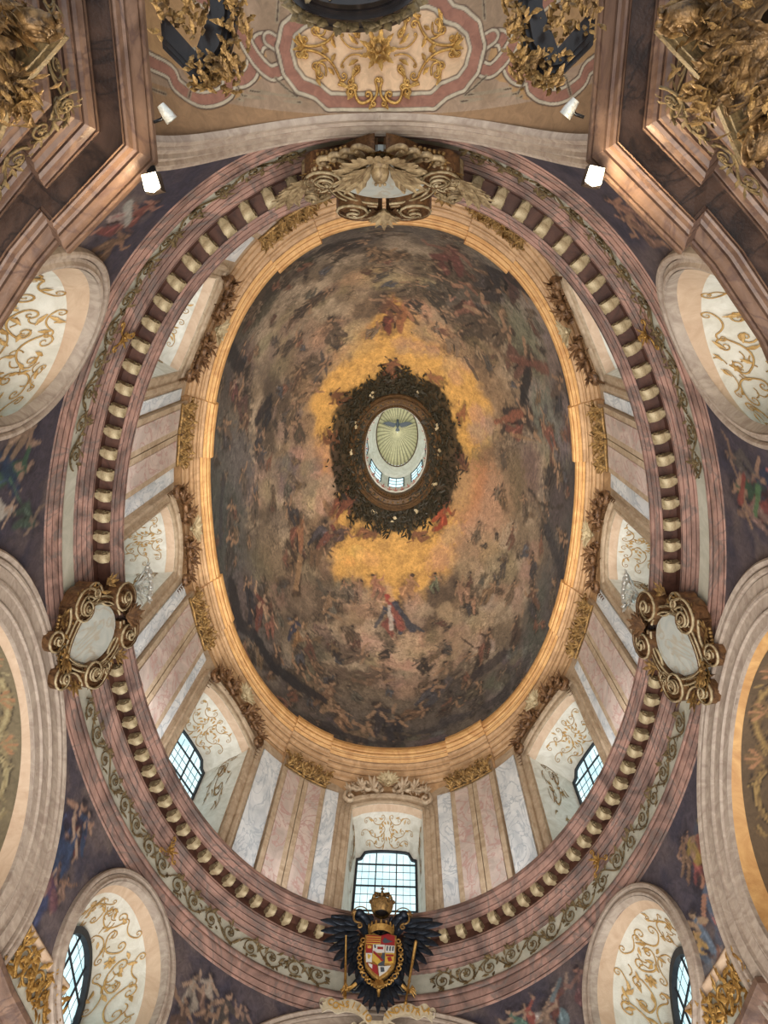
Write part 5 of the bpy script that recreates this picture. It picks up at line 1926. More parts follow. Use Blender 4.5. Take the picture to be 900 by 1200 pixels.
for i in range(8):
    t = 22.5 * 0 + 45 * i
    g = E(np.linspace(t - 14, t + 14, 7)[:, None], .07, np.array([37.55, 39.7])[None], LAN)
    m = MB()
    m.grid(g)
    po = m.build('pane', M_GLASS, lw, smooth=False)
    fb = MB()
    for tt in (t - 14.5, t, t + 14.5):
        fb.tube(E(tt, .05, np.array([37.5, 39.75]), LAN), .035 if tt != t else .02, 4)
    for hh in (37.5, 38.25, 39., 39.75):
        fb.tube(E(np.linspace(t - 14.5, t + 14.5, 7), .05, hh, LAN), .03 if hh in (37.5, 39.75) else .018, 4)
    fb.build('glazing_bar', M_LEAD, po)
G = []
ps = np.radians(np.linspace(0, 89, 24))
tq = np.linspace(0, 360, 160, endpoint=False)
for q in ps:
    rib = 1 + .0 * q
    r_ = np.cos(q) * (1 - .03 * np.sin(np.radians(tq) * 20) ** 2 * np.cos(q))
    G.append(np.stack([1.35 * r_ * np.cos(np.radians(tq)), 2.04 * r_ * np.sin(np.radians(tq)), 41.05 + 1.1 * math.sin(q) + 0 * tq], -1))
m = MB()
m.grid(np.array(G), cv=True)
P = np.concatenate(m.v)
th_ = np.arctan2(P[:, 1] / 1.8, P[:, 0] / 1.35)
ray = np.abs(np.sin(th_ * 20 + 1.2 * np.sin(th_ * 3)))
rad_ = np.hypot(P[:, 0] / 1.35, P[:, 1] / 1.8)
C = np.array(lin(222, 214, 172)) * (1 - .6 * sstep(ray, .75, 1) * sstep(rad_, .12, .3))[:, None]
cap_ = m.build('ceiling_lantern', M_SMOOTHF, colors=C, kind='structure')
m = MB()
m.grid(np.array([E(np.linspace(0, 360, 96, endpoint=False), -.45 + d, 41.0 + z_, LAN) for d, z_ in ((-.0, .1), (-.05, -.02), (.02, -.08), (.08, 0), (.1, .2))]), cv=True)
m.build('rim', M_RIM, cap_)

# ---------------------------------------------------------------- cartouches on the gallery


def ribbon(mb, me, P, wd, rad, z=0.0, depth=2.2, pat=None):
    """moulded strap along P: a deep band with a raised pale edge either side"""
    P = np.array(P, float)
    P[:, 2] += z
    T = np.gradient(P, axis=0)[:, :2]
    T /= np.linalg.norm(T, axis=1)[:, None] + 1e-9
    Nn = np.c_[-T[:, 1], T[:, 0], np.zeros(len(P))]
    wd = np.broadcast_to(np.asarray(wd, float), (len(P),))[:, None]
    prof = [(-1, -.16), (-1, .0), (-.8, .05), (-.6, .0), (0, .02), (.6, .0), (.8, .05), (1, 0), (1, -.16)]
    mb.grid(np.array([P + Nn * wd * q + [0, 0, z_ * depth] for q, z_ in prof]))
    for q in (-.9, .9):
        me.tube(P + Nn * wd * q + [0, 0, .03 * depth], rad, 5)


def strap(mb, me, p, q, bulge, r, wd, s1, s2, z=0, turns=1.3, rad=.03, rise=.12):
    A = arcpts(p, q, bulge, 14)
    parts, ww = [A], [np.full(14, wd)]
    for end, sd in ((0, s1), (1, s2)):
        if not sd:
            continue
        X = A[0] if end == 0 else A[-1]
        T = (A[0] - A[1]) if end == 0 else (A[-1] - A[-2])
        T = T[:2] / np.linalg.norm(T[:2])
        nr = np.array([-T[1], T[0]]) * sd
        c = X[:2] + nr * r
        S = spiral(c, r, math.atan2(-nr[1], -nr[0]), turns, sd, n=20, r1=.2)
        S[:, 2] = np.linspace(0, rise, 20)
        W = np.linspace(wd, wd * .25, 20)
        if end == 0:
            parts.insert(0, S[::-1][:-1]); ww.insert(0, W[::-1][:-1])
        else:
            parts.append(S[1:]); ww.append(W[1:])
        me.ball((c[0], c[1], z + rise + .06), r * .2, 6)
    ribbon(mb, me, np.concatenate(parts), np.concatenate(ww), rad, z)


def local_frame(arc, t, h, w_, tilt, roll=0):
    m = arc.frame(t, h, w_)
    return m @ Matrix.Rotation(tilt, 4, 'X') @ Matrix.Rotation(roll, 4, 'Z')


M_OLIVEL = mat('worn_pale_gilding', (110, 88, 60), (196, 172, 132), scale=4, rough=.5, metal=.2, bump=.4)


def cartouche(mtx, label, variant=0):
    """scrolled frame round a marble shield, leaning in over the cornice"""
    root = empty('cartouche', mtx, label=label, cat='cartouche', group='large carved cartouches on the gallery cornice')
    wx = 1.25 if variant else 1.0
    pl = MB()
    out = []
    for a in np.linspace(0, 2 * math.pi, 48, endpoint=False):
        x, y = .74 * math.sin(a), .86 * math.cos(a)
        if y < 0:
            y *= 1.18
            x *= 1 - .4 * (-y / 1.0) ** 2
        out.append((x * wx, y + .05))
    pl.prism(out, -.1, .1, .08)
    pl.build('shield_plate', M_SHIELD, root, local=True, smooth=40)
    for sg in (1, -1):
        b, e = MB(), MB()
        half = np.array([(sg * abs(x), y) for x, y in out if x * 1.0 >= -1e-6 or True])
        hp = [q for q in out if q[0] >= -1e-9]
        hp = sorted(hp, key=lambda q: -q[1])
        P_ = np.array([(sg * q[0] * 1.1, q[1] * 1.08, .12) for q in hp])
        ribbon(b, e, P_[1:-1], .075, .026, 0)
        strap(b, e, (sg * .14 * wx, 1.12), (sg * .62 * wx, 1.3), .3 * sg, .3, .15, 0, -sg, .2, 1.5)
        strap(b, e, (sg * .55 * wx, 1.02), (sg * 1.02 * wx, .35), -.25 * sg, .22, .11, 0, -sg, .06, 1.5)
        strap(b, e, (sg * .98 * wx, .12), (sg * .98 * wx, -.5), .3 * sg, .25, .1, 0, -sg, .16, 1.6)
        if not variant:
            strap(b, e, (sg * .98 * wx, -.55), (sg * .3 * wx, -1.16), -.2 * sg, .2, .1, 0, sg, .06, 1.4)
        b.build('strap_scroll', M_BRONZE, root, local=True, smooth=40)
        e.build('pale_edge', M_LGOLD, root, local=True)
    lf_ = MB()
    r = np.random.RandomState(5 + variant)
    for sg in (1, -1):
        for x, y, a, L in ((.95, .1, .2, .36), (1.02, -.3, -.5, .34), (.8, -.8, -.9, .36), (.5, -1.05, -1.2, .32), (.98, .75, .9, .34), (.55, 1.2, 1.2, .3)):
            acanthus(lf_, (sg * x * wx, y), a if sg > 0 else math.pi - a, L, 5, .04, .9)
        for i in range(26):
            a = r.uniform(-1.5, .4)
            q = (sg * wx * r.uniform(.85, 1.05) * math.cos(a), 1.15 * math.sin(a) * r.uniform(.95, 1.1))
            leaf(lf_, q, r.uniform(0, 6.3), r.uniform(.12, .24), .05, .4, .8, r.uniform(0, .12), 2, r.uniform(-1.5, 1.5), 5)
        for i in range(7):
            lf_.ball((sg * (.5 + .07 * i) * wx, -1.16 + .04 * i, .05), .045, 6)
    shell(lf_, (0, -1.02), .34, math.pi + .2, 2 * math.pi - .2, 9, .1)
    acanthus(lf_, (0, -1.1), -math.pi / 2, .4, 7, .08, 1.2)
    lf_.build('foliage', M_DGOLD, root, local=True)
    cr = MB()
    shell(cr, (0, 1.12), .36, .1, math.pi - .1, 9, .2)
    acanthus(cr, (0, 1.0), math.pi / 2, .45, 7, .3, 1.1)
    if variant:                                     # carved mask, side wings and garlands
        cr.ball((0, -1.0, .42), .2, 12, (.85, 1.15, .9))
        cr.ball((0, -.98, .62), .045, 6, (.7, 1.4, 1))
        shell(cr, (0, -1.1), .85, math.pi + .25, 2 * math.pi - .25, 15, .12)
        for sg in (1, -1):
            cr.ball((sg * .08, -.9, .58), .035, 6)
            acanthus(cr, (sg * .15, -1.0), 0 if sg > 0 else math.pi, .8, 6, .3, .6)
            for k in range(4):
                scroll(cr, (sg * (.16 + .14 * k), -.95 + .06 * k), (sg * (.36 + .24 * k), -1.5 + .14 * k), -.25 * sg, .1, .05, 0, sg, .2)
            for i in range(16):
                cr.ball((sg * (1.0 + .3 * math.sin(i * .5)), -.7 + .06 * i, .15), .05, 6)
            for k in range(5):
                acanthus(cr, (sg * (1.4 + .1 * k), -.2 + .12 * k), (-.2 + .2 * k) if sg > 0 else math.pi + .2 - .2 * k, .55, 5, .15, .7)
            strap(cr, cr, (sg * 1.25, -.1), (sg * 1.3, .7), .25 * sg, .2, .07, sg, -sg, .1, 1.3, .02)
    cr.build('crest', M_OLIVEL if variant else M_BRONZE, root, local=True, kind='stuff' if variant else None)
    return root


cartouche(local_frame(A_W, 181.3, 13.4, .38, R_(11)), 'gilded scroll cartouche with white marble plate on the left side of the gallery')
cartouche(local_frame(A_W, -1.3, 13.4, .38, R_(11)), 'gilded scroll cartouche with white marble plate on the right side of the gallery')
cartouche(local_frame(A_W, 270, 13.35, .62, R_(14)) @ Matrix.Scale(.95, 4), 'wide carved cartouche with a mask above the near arch, opposite the eagle', 1)

# silvered flower sprays standing on the gallery edge beside the side cartouches
for sx, t, lab in ((-1, 183.4, 'white flower spray beside the left cartouche on the gallery edge'), (1, -3.4, 'white flower spray beside the right cartouche on the gallery edge')):
    a_ = Arc(GAL, -.05)
    root = empty('flower_spray', a_.frame(t, 15.05, .12) @ Matrix.Scale(1.35, 4), label=lab, cat='ornament', group='white flower sprays on the gallery edge')
    m = MB()
    for k in range(9):
        a = -1.2 + 2.4 * k / 8
        m.tube(np.array([(0, 0, 0), (.1 * math.sin(a), .2, .06), (.42 * math.sin(a) * (1 if k % 2 else .7), .25 + .22 * math.cos(a), .16)]), .014, 5)
    m.build('stem', M_SILVER, root, local=True)
    for k in range(9):
        a = -1.2 + 2.4 * k / 8
        m = MB()
        flower(m, (0, 0), .13, 6, 0, k)
        m.apply(lambda V: V + [.42 * math.sin(a) * (1 if k % 2 else .7), .25 + .22 * math.cos(a), .16])
        m.build('flower', M_SILVER, root, local=True)
    m = MB()
    for k in range(14):
        leaf(m, (rng.uniform(-.2, .2), rng.uniform(0, .3)), rng.uniform(0, 6.3), .18, .045, .4, .6, .1, 1, .5, 5)
    m.build('leaf_cluster', M_SILVER, root, local=True)

# small gilded rosettes clasping the bed moulding
for t, wh in ((-139, 'upper left'), (-41.5, 'upper right'), (143.3, 'lower left'), (36.3, 'lower right')):
    root = empty('gilt_clasp', local_frame(Arc(GAL, .9), t, 13.8, .06, R_(8)), label='small gilded leaf clasp on the gallery moulding at ' + wh, cat='ornament', group='small gilded clasps on the gallery moulding')
    m = MB()
    for k in range(3):
        a = math.pi / 2 + k * 2 * math.pi / 3
        scroll(m, (0, 0), (.28 * math.cos(a), .28 * math.sin(a)), .2, .08, .022, 0, 1, .06)
        acanthus(m, (.05 * math.cos(a), .05 * math.sin(a)), a + 1, .22, 3, .06, .6)
    m.build('leaf', M_GOLD, root, local=True)
    m = MB()
    flower(m, (0, 0), .13, 6, .06)
    m.build('boss', M_GOLD, root, local=True)

# ---------------------------------------------------------------- double-headed eagle with coat of arms
M_RED2 = mat('shield_red', (150, 40, 44), bump=0, rough=.4)
M_WHT2 = mat('shield_white', (214, 212, 206), bump=0, rough=.4)
M_YEL2 = mat('shield_yellow', (206, 168, 74), bump=0, rough=.4)
M_GRN2 = mat('shield_slate', (70, 78, 86), bump=0, rough=.4)
M_RIB = mat('parchment_ribbon', (176, 160, 132), (206, 192, 164), scale=5, rough=.6)
M_LET = mat('gilt_letter', (196, 150, 66), rough=.4, metal=.3, bump=0)
eg = empty('eagle_coat_of_arms', local_frame(A_W, 90, 13.55, .86, R_(7)), label='black double-headed eagle bearing a crowned coat of arms and chain below the central window', cat='coat of arms')


def loc(nm, m, mt, par=None, **k):
    return m.build(nm, mt, par or eg, local=True, **k)


U = 1 / 42.
px_ = lambda x, y: ((x - 449) * U, (1123 - y) * U)
bd = MB()
bd.ball((0, .05, .0), .62, 16, (.75, 1.35, .32))
for sg in (1, -1):
    bd.tube(np.array([(sg * .18, .5, .05), (sg * .34, .78, .15), (sg * .5, .95, .25), (sg * .62, 1.02, .3)]), [.2, .15, .12, .1], 10)
    bd.ball((sg * .66, 1.04, .32), .13, 10, (1.2, .9, .9))
    for k in range(14):
        leaf(bd, (sg * rng.uniform(.2, .55), rng.uniform(.55, .95)), (math.pi * .25 if sg > 0 else math.pi * .75) + rng.uniform(-.4, .4), .16, .04, .3, .3, .25, 0, 0, 4)
loc('body', bd, M_EAGLE)
for sg in (1, -1):
    wg = MB()
    for row, (n, L, W, z) in enumerate(((9, .95, .12, .05), (9, .68, .1, .12), (8, .42, .08, .18))):
        for k in range(n):
            q = k / (n - 1)
            bx, by = .42 + .5 * (1 - q) + .15 * row * 0, .78 - .95 * q * (1 if row == 0 else .8)
            bx = .5 + .45 * math.sin(math.pi * (1 - q) * .5) * (1 - .2 * row)
            a = .2 - 1.7 * q
            leaf(wg, (sg * (bx - .1), by), a if sg > 0 else math.pi - a, L * (1 - .25 * q), W, .15, .3, z, 0, (-.25 if sg > 0 else .25), 7)
    wg.tube(np.array([(sg * .3, .5, .1), (sg * .65, .85, .2), (sg * 1.1, .98, .15), (sg * 1.5, 1.05, .1)]), [.16, .15, .1, .05], 8)
    loc('wing', wg, M_EAGLE)
    bk = MB()
    bk.tube(np.array([(sg * .72, 1.05, .35), (sg * .84, 1.02, .37), (sg * .88, .94, .36)]), [.06, .04, .01], 6)
    scroll(bk, (sg * .8, .98), (sg * .62, .72), .3 * sg, .09, .03, 0, sg, .36)
    loc('beak', bk, M_DGOLD)
    hl = MB()
    a = np.linspace(0, 2 * math.pi, 33)
    hl.tube(np.c_[sg * .64 + .25 * np.cos(a), 1.12 + .25 * np.sin(a), np.full(33, .12)], .018, 6)
    loc('halo', hl, M_GOLD)
    lg = MB()
    lg.tube(np.array([(sg * .4, -.55, .1), (sg * .62, -.8, .2), (sg * .8, -1.02, .25)]), [.13, .09, .05], 8)
    loc('leg', lg, M_EAGLE)
    cl = MB()
    for k in range(4):
        a = -.8 + .5 * k
        cl.tube(np.array([(sg * .82, -1.0, .27), (sg * (.82 + .1 * math.cos(a)), -1.0 + .12 * math.sin(a), .36), (sg * (.86 + .14 * math.cos(a)), -1.04 + .16 * math.sin(a), .26)]), [.035, .03, .01], 5)
    cl.tube(np.array([(sg * .62, -.86, .26), (sg * .84, -1.04, .28)]), .05, 6)
    loc('claw', cl, M_GOLD)
tl = MB()
for k in range(9):
    a = -math.pi / 2 + (k - 4) * .2
    leaf(tl, (.02 * (k - 4), -.6), a, 1.0 - .07 * abs(k - 4), .1, .15, .25, .05 + .02 * (4 - abs(k - 4)), 0, (k - 4) * .05)
for sg in (1, -1):
    scroll(tl, (0, -.75), (sg * .6, -.95), .2 * sg, .1, .04, 0, sg, .1)
loc('tail', tl, M_EAGLE)
tm = MB()
for k in (-1, 0, 1):
    leaf(tm, (.03 * k, -.72), -math.pi / 2 + k * .3, .34, .05, .3, .4, .3, 0)
loc('golden_tail_leaf', tm, M_GOLD)
cw = MB()
cw.lathe([(.22, .0), (.3, .12), (.34, .26), (.33, .32), (.29, .3), (.25, .16), (.2, .02)], 20, (0, .98, .38), 'y')
loc('crown', cw, M_DGOLD, smooth=40)
cb = MB()
cb.ball((0, 1.2, .38), .27, 14, (1, .85, 1))
crn = loc('crown_bowl', cb, M_BLACK)
cc = MB()
for k in range(8):
    a = k * math.pi / 4
    cc.tube(np.array([(.33 * math.cos(a), 1.3, .38 + .33 * math.sin(a)), (.28 * math.cos(a), 1.5, .38 + .28 * math.sin(a)), (0, 1.6, .38)]), .035, 6)
    cc.ball((.34 * math.cos(a), 1.36, .38 + .34 * math.sin(a)), .06, 6)
cc.box((0, 1.74, .38), (.035, .22, .03))
cc.box((0, 1.77, .38), (.12, .035, .03))
cc.ball((0, 1.62, .38), .06, 8)
loc('crown_arch', cc, M_DGOLD)
c2 = MB()
c2.lathe([(.34, 0), (.38, .1), (.4, .16), (.36, .16), (.33, .04)], 24, (0, .42, .2), 'y')
for k in range(9):
    a = math.pi * k / 8
    leaf(c2, (.38 * math.cos(a), .56), math.pi / 2, .16, .04, .1, .2, .2 + .34 * math.sin(a), 1)
loc('shield_crown', c2, M_GOLD, smooth=40)
sh = [(-.42, .38), (-.2, .44), (0, .36), (.2, .44), (.42, .38), (.41, -.25), (.36, -.45), (.2, -.62), (0, -.76), (-.2, -.62), (-.36, -.45), (-.41, -.25)]
m = MB()
m.prism([(x * 1.08, y * 1.06) for x, y in sh], .2, .36, .03)
shd = loc('shield', m, M_GOLD, smooth=30)


def field(pts, mt, z=.385):
    q = MB()
    q.prism(pts, .34, z)
    loc('field', q, mt, shd, smooth=False)


field([(-.4, .37), (0, .35), (0, .12), (-.4, .12)], M_YEL2)
for k in range(4):
    field([(-.4, .35 - .06 * k), (-.01, .35 - .06 * k), (-.01, .325 - .06 * k), (-.4, .325 - .06 * k)], M_RED2, .395)
field([(.01, .36), (.2, .42), (.4, .36), (.4, .1), (.01, .12)], M_RED2)
field([(.05, .2), (.12, .3), (.2, .24), (.34, .2), (.2, .16), (.1, .15)], M_GRN2, .4)
field([(-.4, .11), (-.22, .11), (-.22, -.12), (-.4, -.12)], M_RED2)
field([(-.36, .09), (-.33, .04), (-.3, .09), (-.27, .04), (-.25, .09), (-.25, .0), (-.36, .0)], M_YEL2, .4)
field([(-.4, -.13), (-.22, -.13), (-.22, -.36), (-.38, -.36)], M_WHT2)
field([(-.35, -.16), (-.25, -.2), (-.3, -.3), (-.34, -.26)], M_YEL2, .4)
field([(-.21, .11), (.12, .11), (.12, -.1), (-.21, -.1)], M_WHT2)
field([(-.08, .04), (.08, .04), (.08, -.02), (-.08, -.02)], M_RED2, .4)
field([(-.18, .08), (-.14, .1), (-.12, .02), (-.16, .0)], M_GRN2, .4)
field([(-.21, -.11), (.06, -.34), (-.06, -.42), (-.21, -.3)], M_YEL2)
field([(-.21, -.08), (-.16, -.08), (.1, -.32), (.05, -.34)], M_RED2, .4)
field([(.07, -.11), (.13, -.11), (.13, -.45), (-.05, -.43)], M_GRN2)
field([(.14, .1), (.4, .09), (.4, -.1), (.14, -.1)], M_WHT2)
for k in range(3):
    field([(.18 + .08 * k, .06), (.22 + .08 * k, .07), (.21 + .08 * k, -.06), (.17 + .08 * k, -.05)], M_GRN2, .4)
field([(.14, -.11), (.4, -.11), (.38, -.36), (.14, -.36)], M_YEL2)
field([(.16, -.16), (.38, -.16), (.38, -.2), (.16, -.2)], M_RED2, .4)
field([(.2, -.24), (.3, -.22), (.34, -.32), (.24, -.34)], M_RED2, .4)
field([(-.36, -.38), (-.07, -.44), (-.02, -.7), (-.2, -.58)], M_RED2)
field([(-.32, -.4), (-.2, -.44), (-.2, -.54), (-.28, -.48)], M_WHT2, .4)
field([(-.04, -.46), (.14, -.46), (.3, -.44), (.2, -.58), (0, -.72)], M_WHT2)
field([(.02, -.5), (.12, -.5), (.14, -.6), (.04, -.62)], M_GRN2, .4)
for i in range(27):
    a = math.pi * 1.18 + (math.pi * 2 - math.pi * .36) * i / 26 - .0
    a = math.radians(150 + 240 * i / 26)
    x, y = .58 * math.cos(a), -.12 + .78 * math.sin(a)
    q = MB()
    aa = np.linspace(0, 2 * math.pi, 9)
    if i % 2:
        q.box((x, y, .3), (.13, .045, .05), a)
        q.box((x, y, .3), (.045, .13, .05), a)
    else:
        q.tube(np.c_[x + .06 * np.cos(aa), y + .06 * np.sin(aa), np.full(9, .3)], .022, 5)
    loc('chain_link', q, M_GOLD)
q = MB()
flower(q, (0, -.98), .1, 6, .3)
q.tube(np.array([(0, -1.02, .3), (0, -1.18, .3)]), [.05, .03], 6)
loc('pendant', q, M_GOLD)
sw = MB()
sw.tube(np.array([px_(407, 1107) + (.3,), px_(412, 1176) + (.34,)]), [.02, .045], 6)
sw.tube(np.array([px_(406, 1168) + (.33,), px_(419, 1163) + (.33,)]), .02, 6)
sword = loc('sword', sw, M_GOLD)
sc_ = MB()
sc_.tube(np.array([px_(491, 1112) + (.3,), px_(479, 1178) + (.34,)]), [.045, .025], 6)
for k in range(4):
    f = k / 3
    sc_.ball(np.array(px_(491 - 12 * f, 1112 + 66 * f) + (.31,)), .05, 6)
loc('sceptre', sc_, M_GOLD)


def banner(pts, word, sg):
    """curled parchment ribbon with raised letters"""
    P = np.array([px_(*p) for p in pts])
    k = np.linspace(0, 1, len(P))
    kk = np.linspace(0, 1, 40)
    X, Y = np.interp(kk, k, P[:, 0]), np.interp(kk, k, P[:, 1])
    for _ in range(3):
        X[1:-1] = (X[:-2] + X[1:-1] + X[2:]) / 3
        Y[1:-1] = (Y[:-2] + Y[1:-1] + Y[2:]) / 3
    Z = .3 + .06 * np.sin(kk * 9)
    g = np.array([np.c_[X, Y - .15, Z], np.c_[X, Y + .15, Z], np.c_[X, Y + .15, Z - .03], np.c_[X, Y - .15, Z - .03]])
    q = MB()
    q.grid(g, cu=True)
    S = spiral((X[0] - sg * -.06 * 0 + sg * .0, Y[0] + .1), .12, -math.pi / 2, 1.2, sg, 18, .25)
    q.grid(np.array([np.c_[S[:, 0], S[:, 1], np.full(18, z)] for z in (.2, .36)]))
    b = loc('banner', q, M_RIB, smooth=40)
    n = len(word)
    for i, ch in enumerate(word):
        f = .1 + .86 * (i + .5) / n
        if sg > 0:
            f = 1 - f
        x, y, z = (np.interp(f, kk, A_) for A_ in (X, Y, Z))
        x2, y2 = (np.interp(f + .02, kk, A_) for A_ in (X, Y))
        an = math.atan2(y2 - y, x2 - x)
        if sg > 0:
            an = an + math.pi
        cu = bpy.data.curves.new('letter', 'FONT')
        cu.body = ch
        cu.size = .22
        cu.extrude = .012
        cu.align_x = 'CENTER'
        cu.align_y = 'CENTER'
        cu.materials.append(M_LET)
        to = bpy.data.objects.new('letter', cu)
        me = bpy.data.meshes.new_from_object(to)
        bpy.data.objects.remove(to)
        o = bpy.data.objects.new('letter', me)
        COL.objects.link(o)
        o.parent = b
        o.matrix_local = Matrix.Translation((x, y, z + .03)) @ Matrix.Rotation(an, 4, 'Z')


banner([(388, 1184), (396, 1181), (404, 1186), (412, 1181), (421, 1181), (430, 1186), (438, 1194), (441, 1200)], 'CONSILIO', -1)
banner([(508, 1190), (500, 1184), (492, 1189), (484, 1183), (476, 1183), (466, 1187), (458, 1194), (455, 1200)], 'INDVSTRIA', 1)
q = MB()
q.prism([(-.3, -1.72), (.3, -1.72), (.24, -2.1), (-.24, -2.1)], .1, .3, .03)
for sg in (1, -1):
    strap(q, q, (sg * .2, -1.8), (sg * .5, -1.95), .2 * sg, .1, .06, 0, sg, .2, 1.2, .015)
loc('keystone', q, M_RIB, smooth=30)

# ---------------------------------------------------------------- lamps
for sx, x, y, lab in ((-1, -2.68, -9.12, 'lit floodlight on the cornice corner at left'), (1, 2.73, -9.18, 'lit floodlight on the cornice corner at right')):
    root = empty('floodlight', Matrix.Translation((x, y, 8.72 + Z0)) @ Matrix.Rotation(sx * .2, 4, 'Z'), label=lab, cat='lamp', group='floodlights on the cornice corners')
    m = MB()
    m.box((0, 0, 0), (.2, .22, .16))
    m.box((0, 0, .14), (.05, .05, .2))
    m.box((sx * .05, -.1, .22), (.12, .3, .03))
    m.build('housing', M_BLACK, root, local=True, smooth=False)
    m = MB()
    m.add([(-.09, -.1, -.085), (.09, -.1, -.085), (.1, .08, -.085), (0, .12, -.085), (-.1, .08, -.085)], [(4, 3, 2, 1, 0)])
    m.build('lens', M_LAMP, root, local=True, smooth=False)
    lamp('floodlight_beam', 'POINT', (x + .05 * -sx, y + .25, 8.45), 60, (1, .8, .5), .1)
for sx, x, y, lab in ((-1, -2.52, -9.95, 'small spotlight on the cornice edge at left, beside the painted vault'), (1, 2.44, -9.98, 'small spotlight on the cornice edge at right, beside the painted vault')):
    root = empty('spotlight', Matrix.Translation((x, y, 8.95 + Z0)) @ Matrix.Rotation(sx * .6, 4, 'Z'), label=lab, cat='lamp', group='small spotlights on the cornice edge')
    m = MB()
    m.lathe([(.0, -.1), (.05, -.1), (.075, .02), (.08, .1), (.06, .1)], 14)
    m.apply(lambda V: V @ np.array([[1, 0, 0], [0, .3, -.95], [0, .95, .3]]))
    m.build('housing', M_SILVER, root, local=True, smooth=40)
    m = MB()
    m.tube(np.array([(0, 0, 0), (sx * .1, 0, .05), (sx * .2, -.02, .02)]), .02, 6)
    m.build('bracket', M_BLACK, root, local=True)

# ---------------------------------------------------------------- carved rosette on the vault
m = MB()
for k in range(9):
    acanthus(m, (.06 * math.cos(k * .7), .06 * math.sin(k * .7)), k * 2 * math.pi / 9, .26, 3, .05, .5)
for k in range(6):
    acanthus(m, (0, 0), k * 2 * math.pi / 6 + .3, .16, 3, .14, .5)
root = empty('rosette', Matrix.Translation((-.02, VC[1] + (-11.45 - VC[1]) * VK, 12.2 + Z0)) @ Matrix.Rotation(math.pi, 4, 'X'), label='carved gilded rosette at the centre of the painted vault', cat='rosette')
m.build('leaf_whorl', M_GOLD, root, local=True)
m = MB()
m.ball((0, 0, .2), .07, 10)
m.build('boss', M_DGOLD, root, local=True)

M_CAPG = mat('dark_gilding', (62, 46, 30), (158, 122, 76), scale=5, rough=.4, metal=.4, bump=.5)  # darker, browner gold of the pier capitals
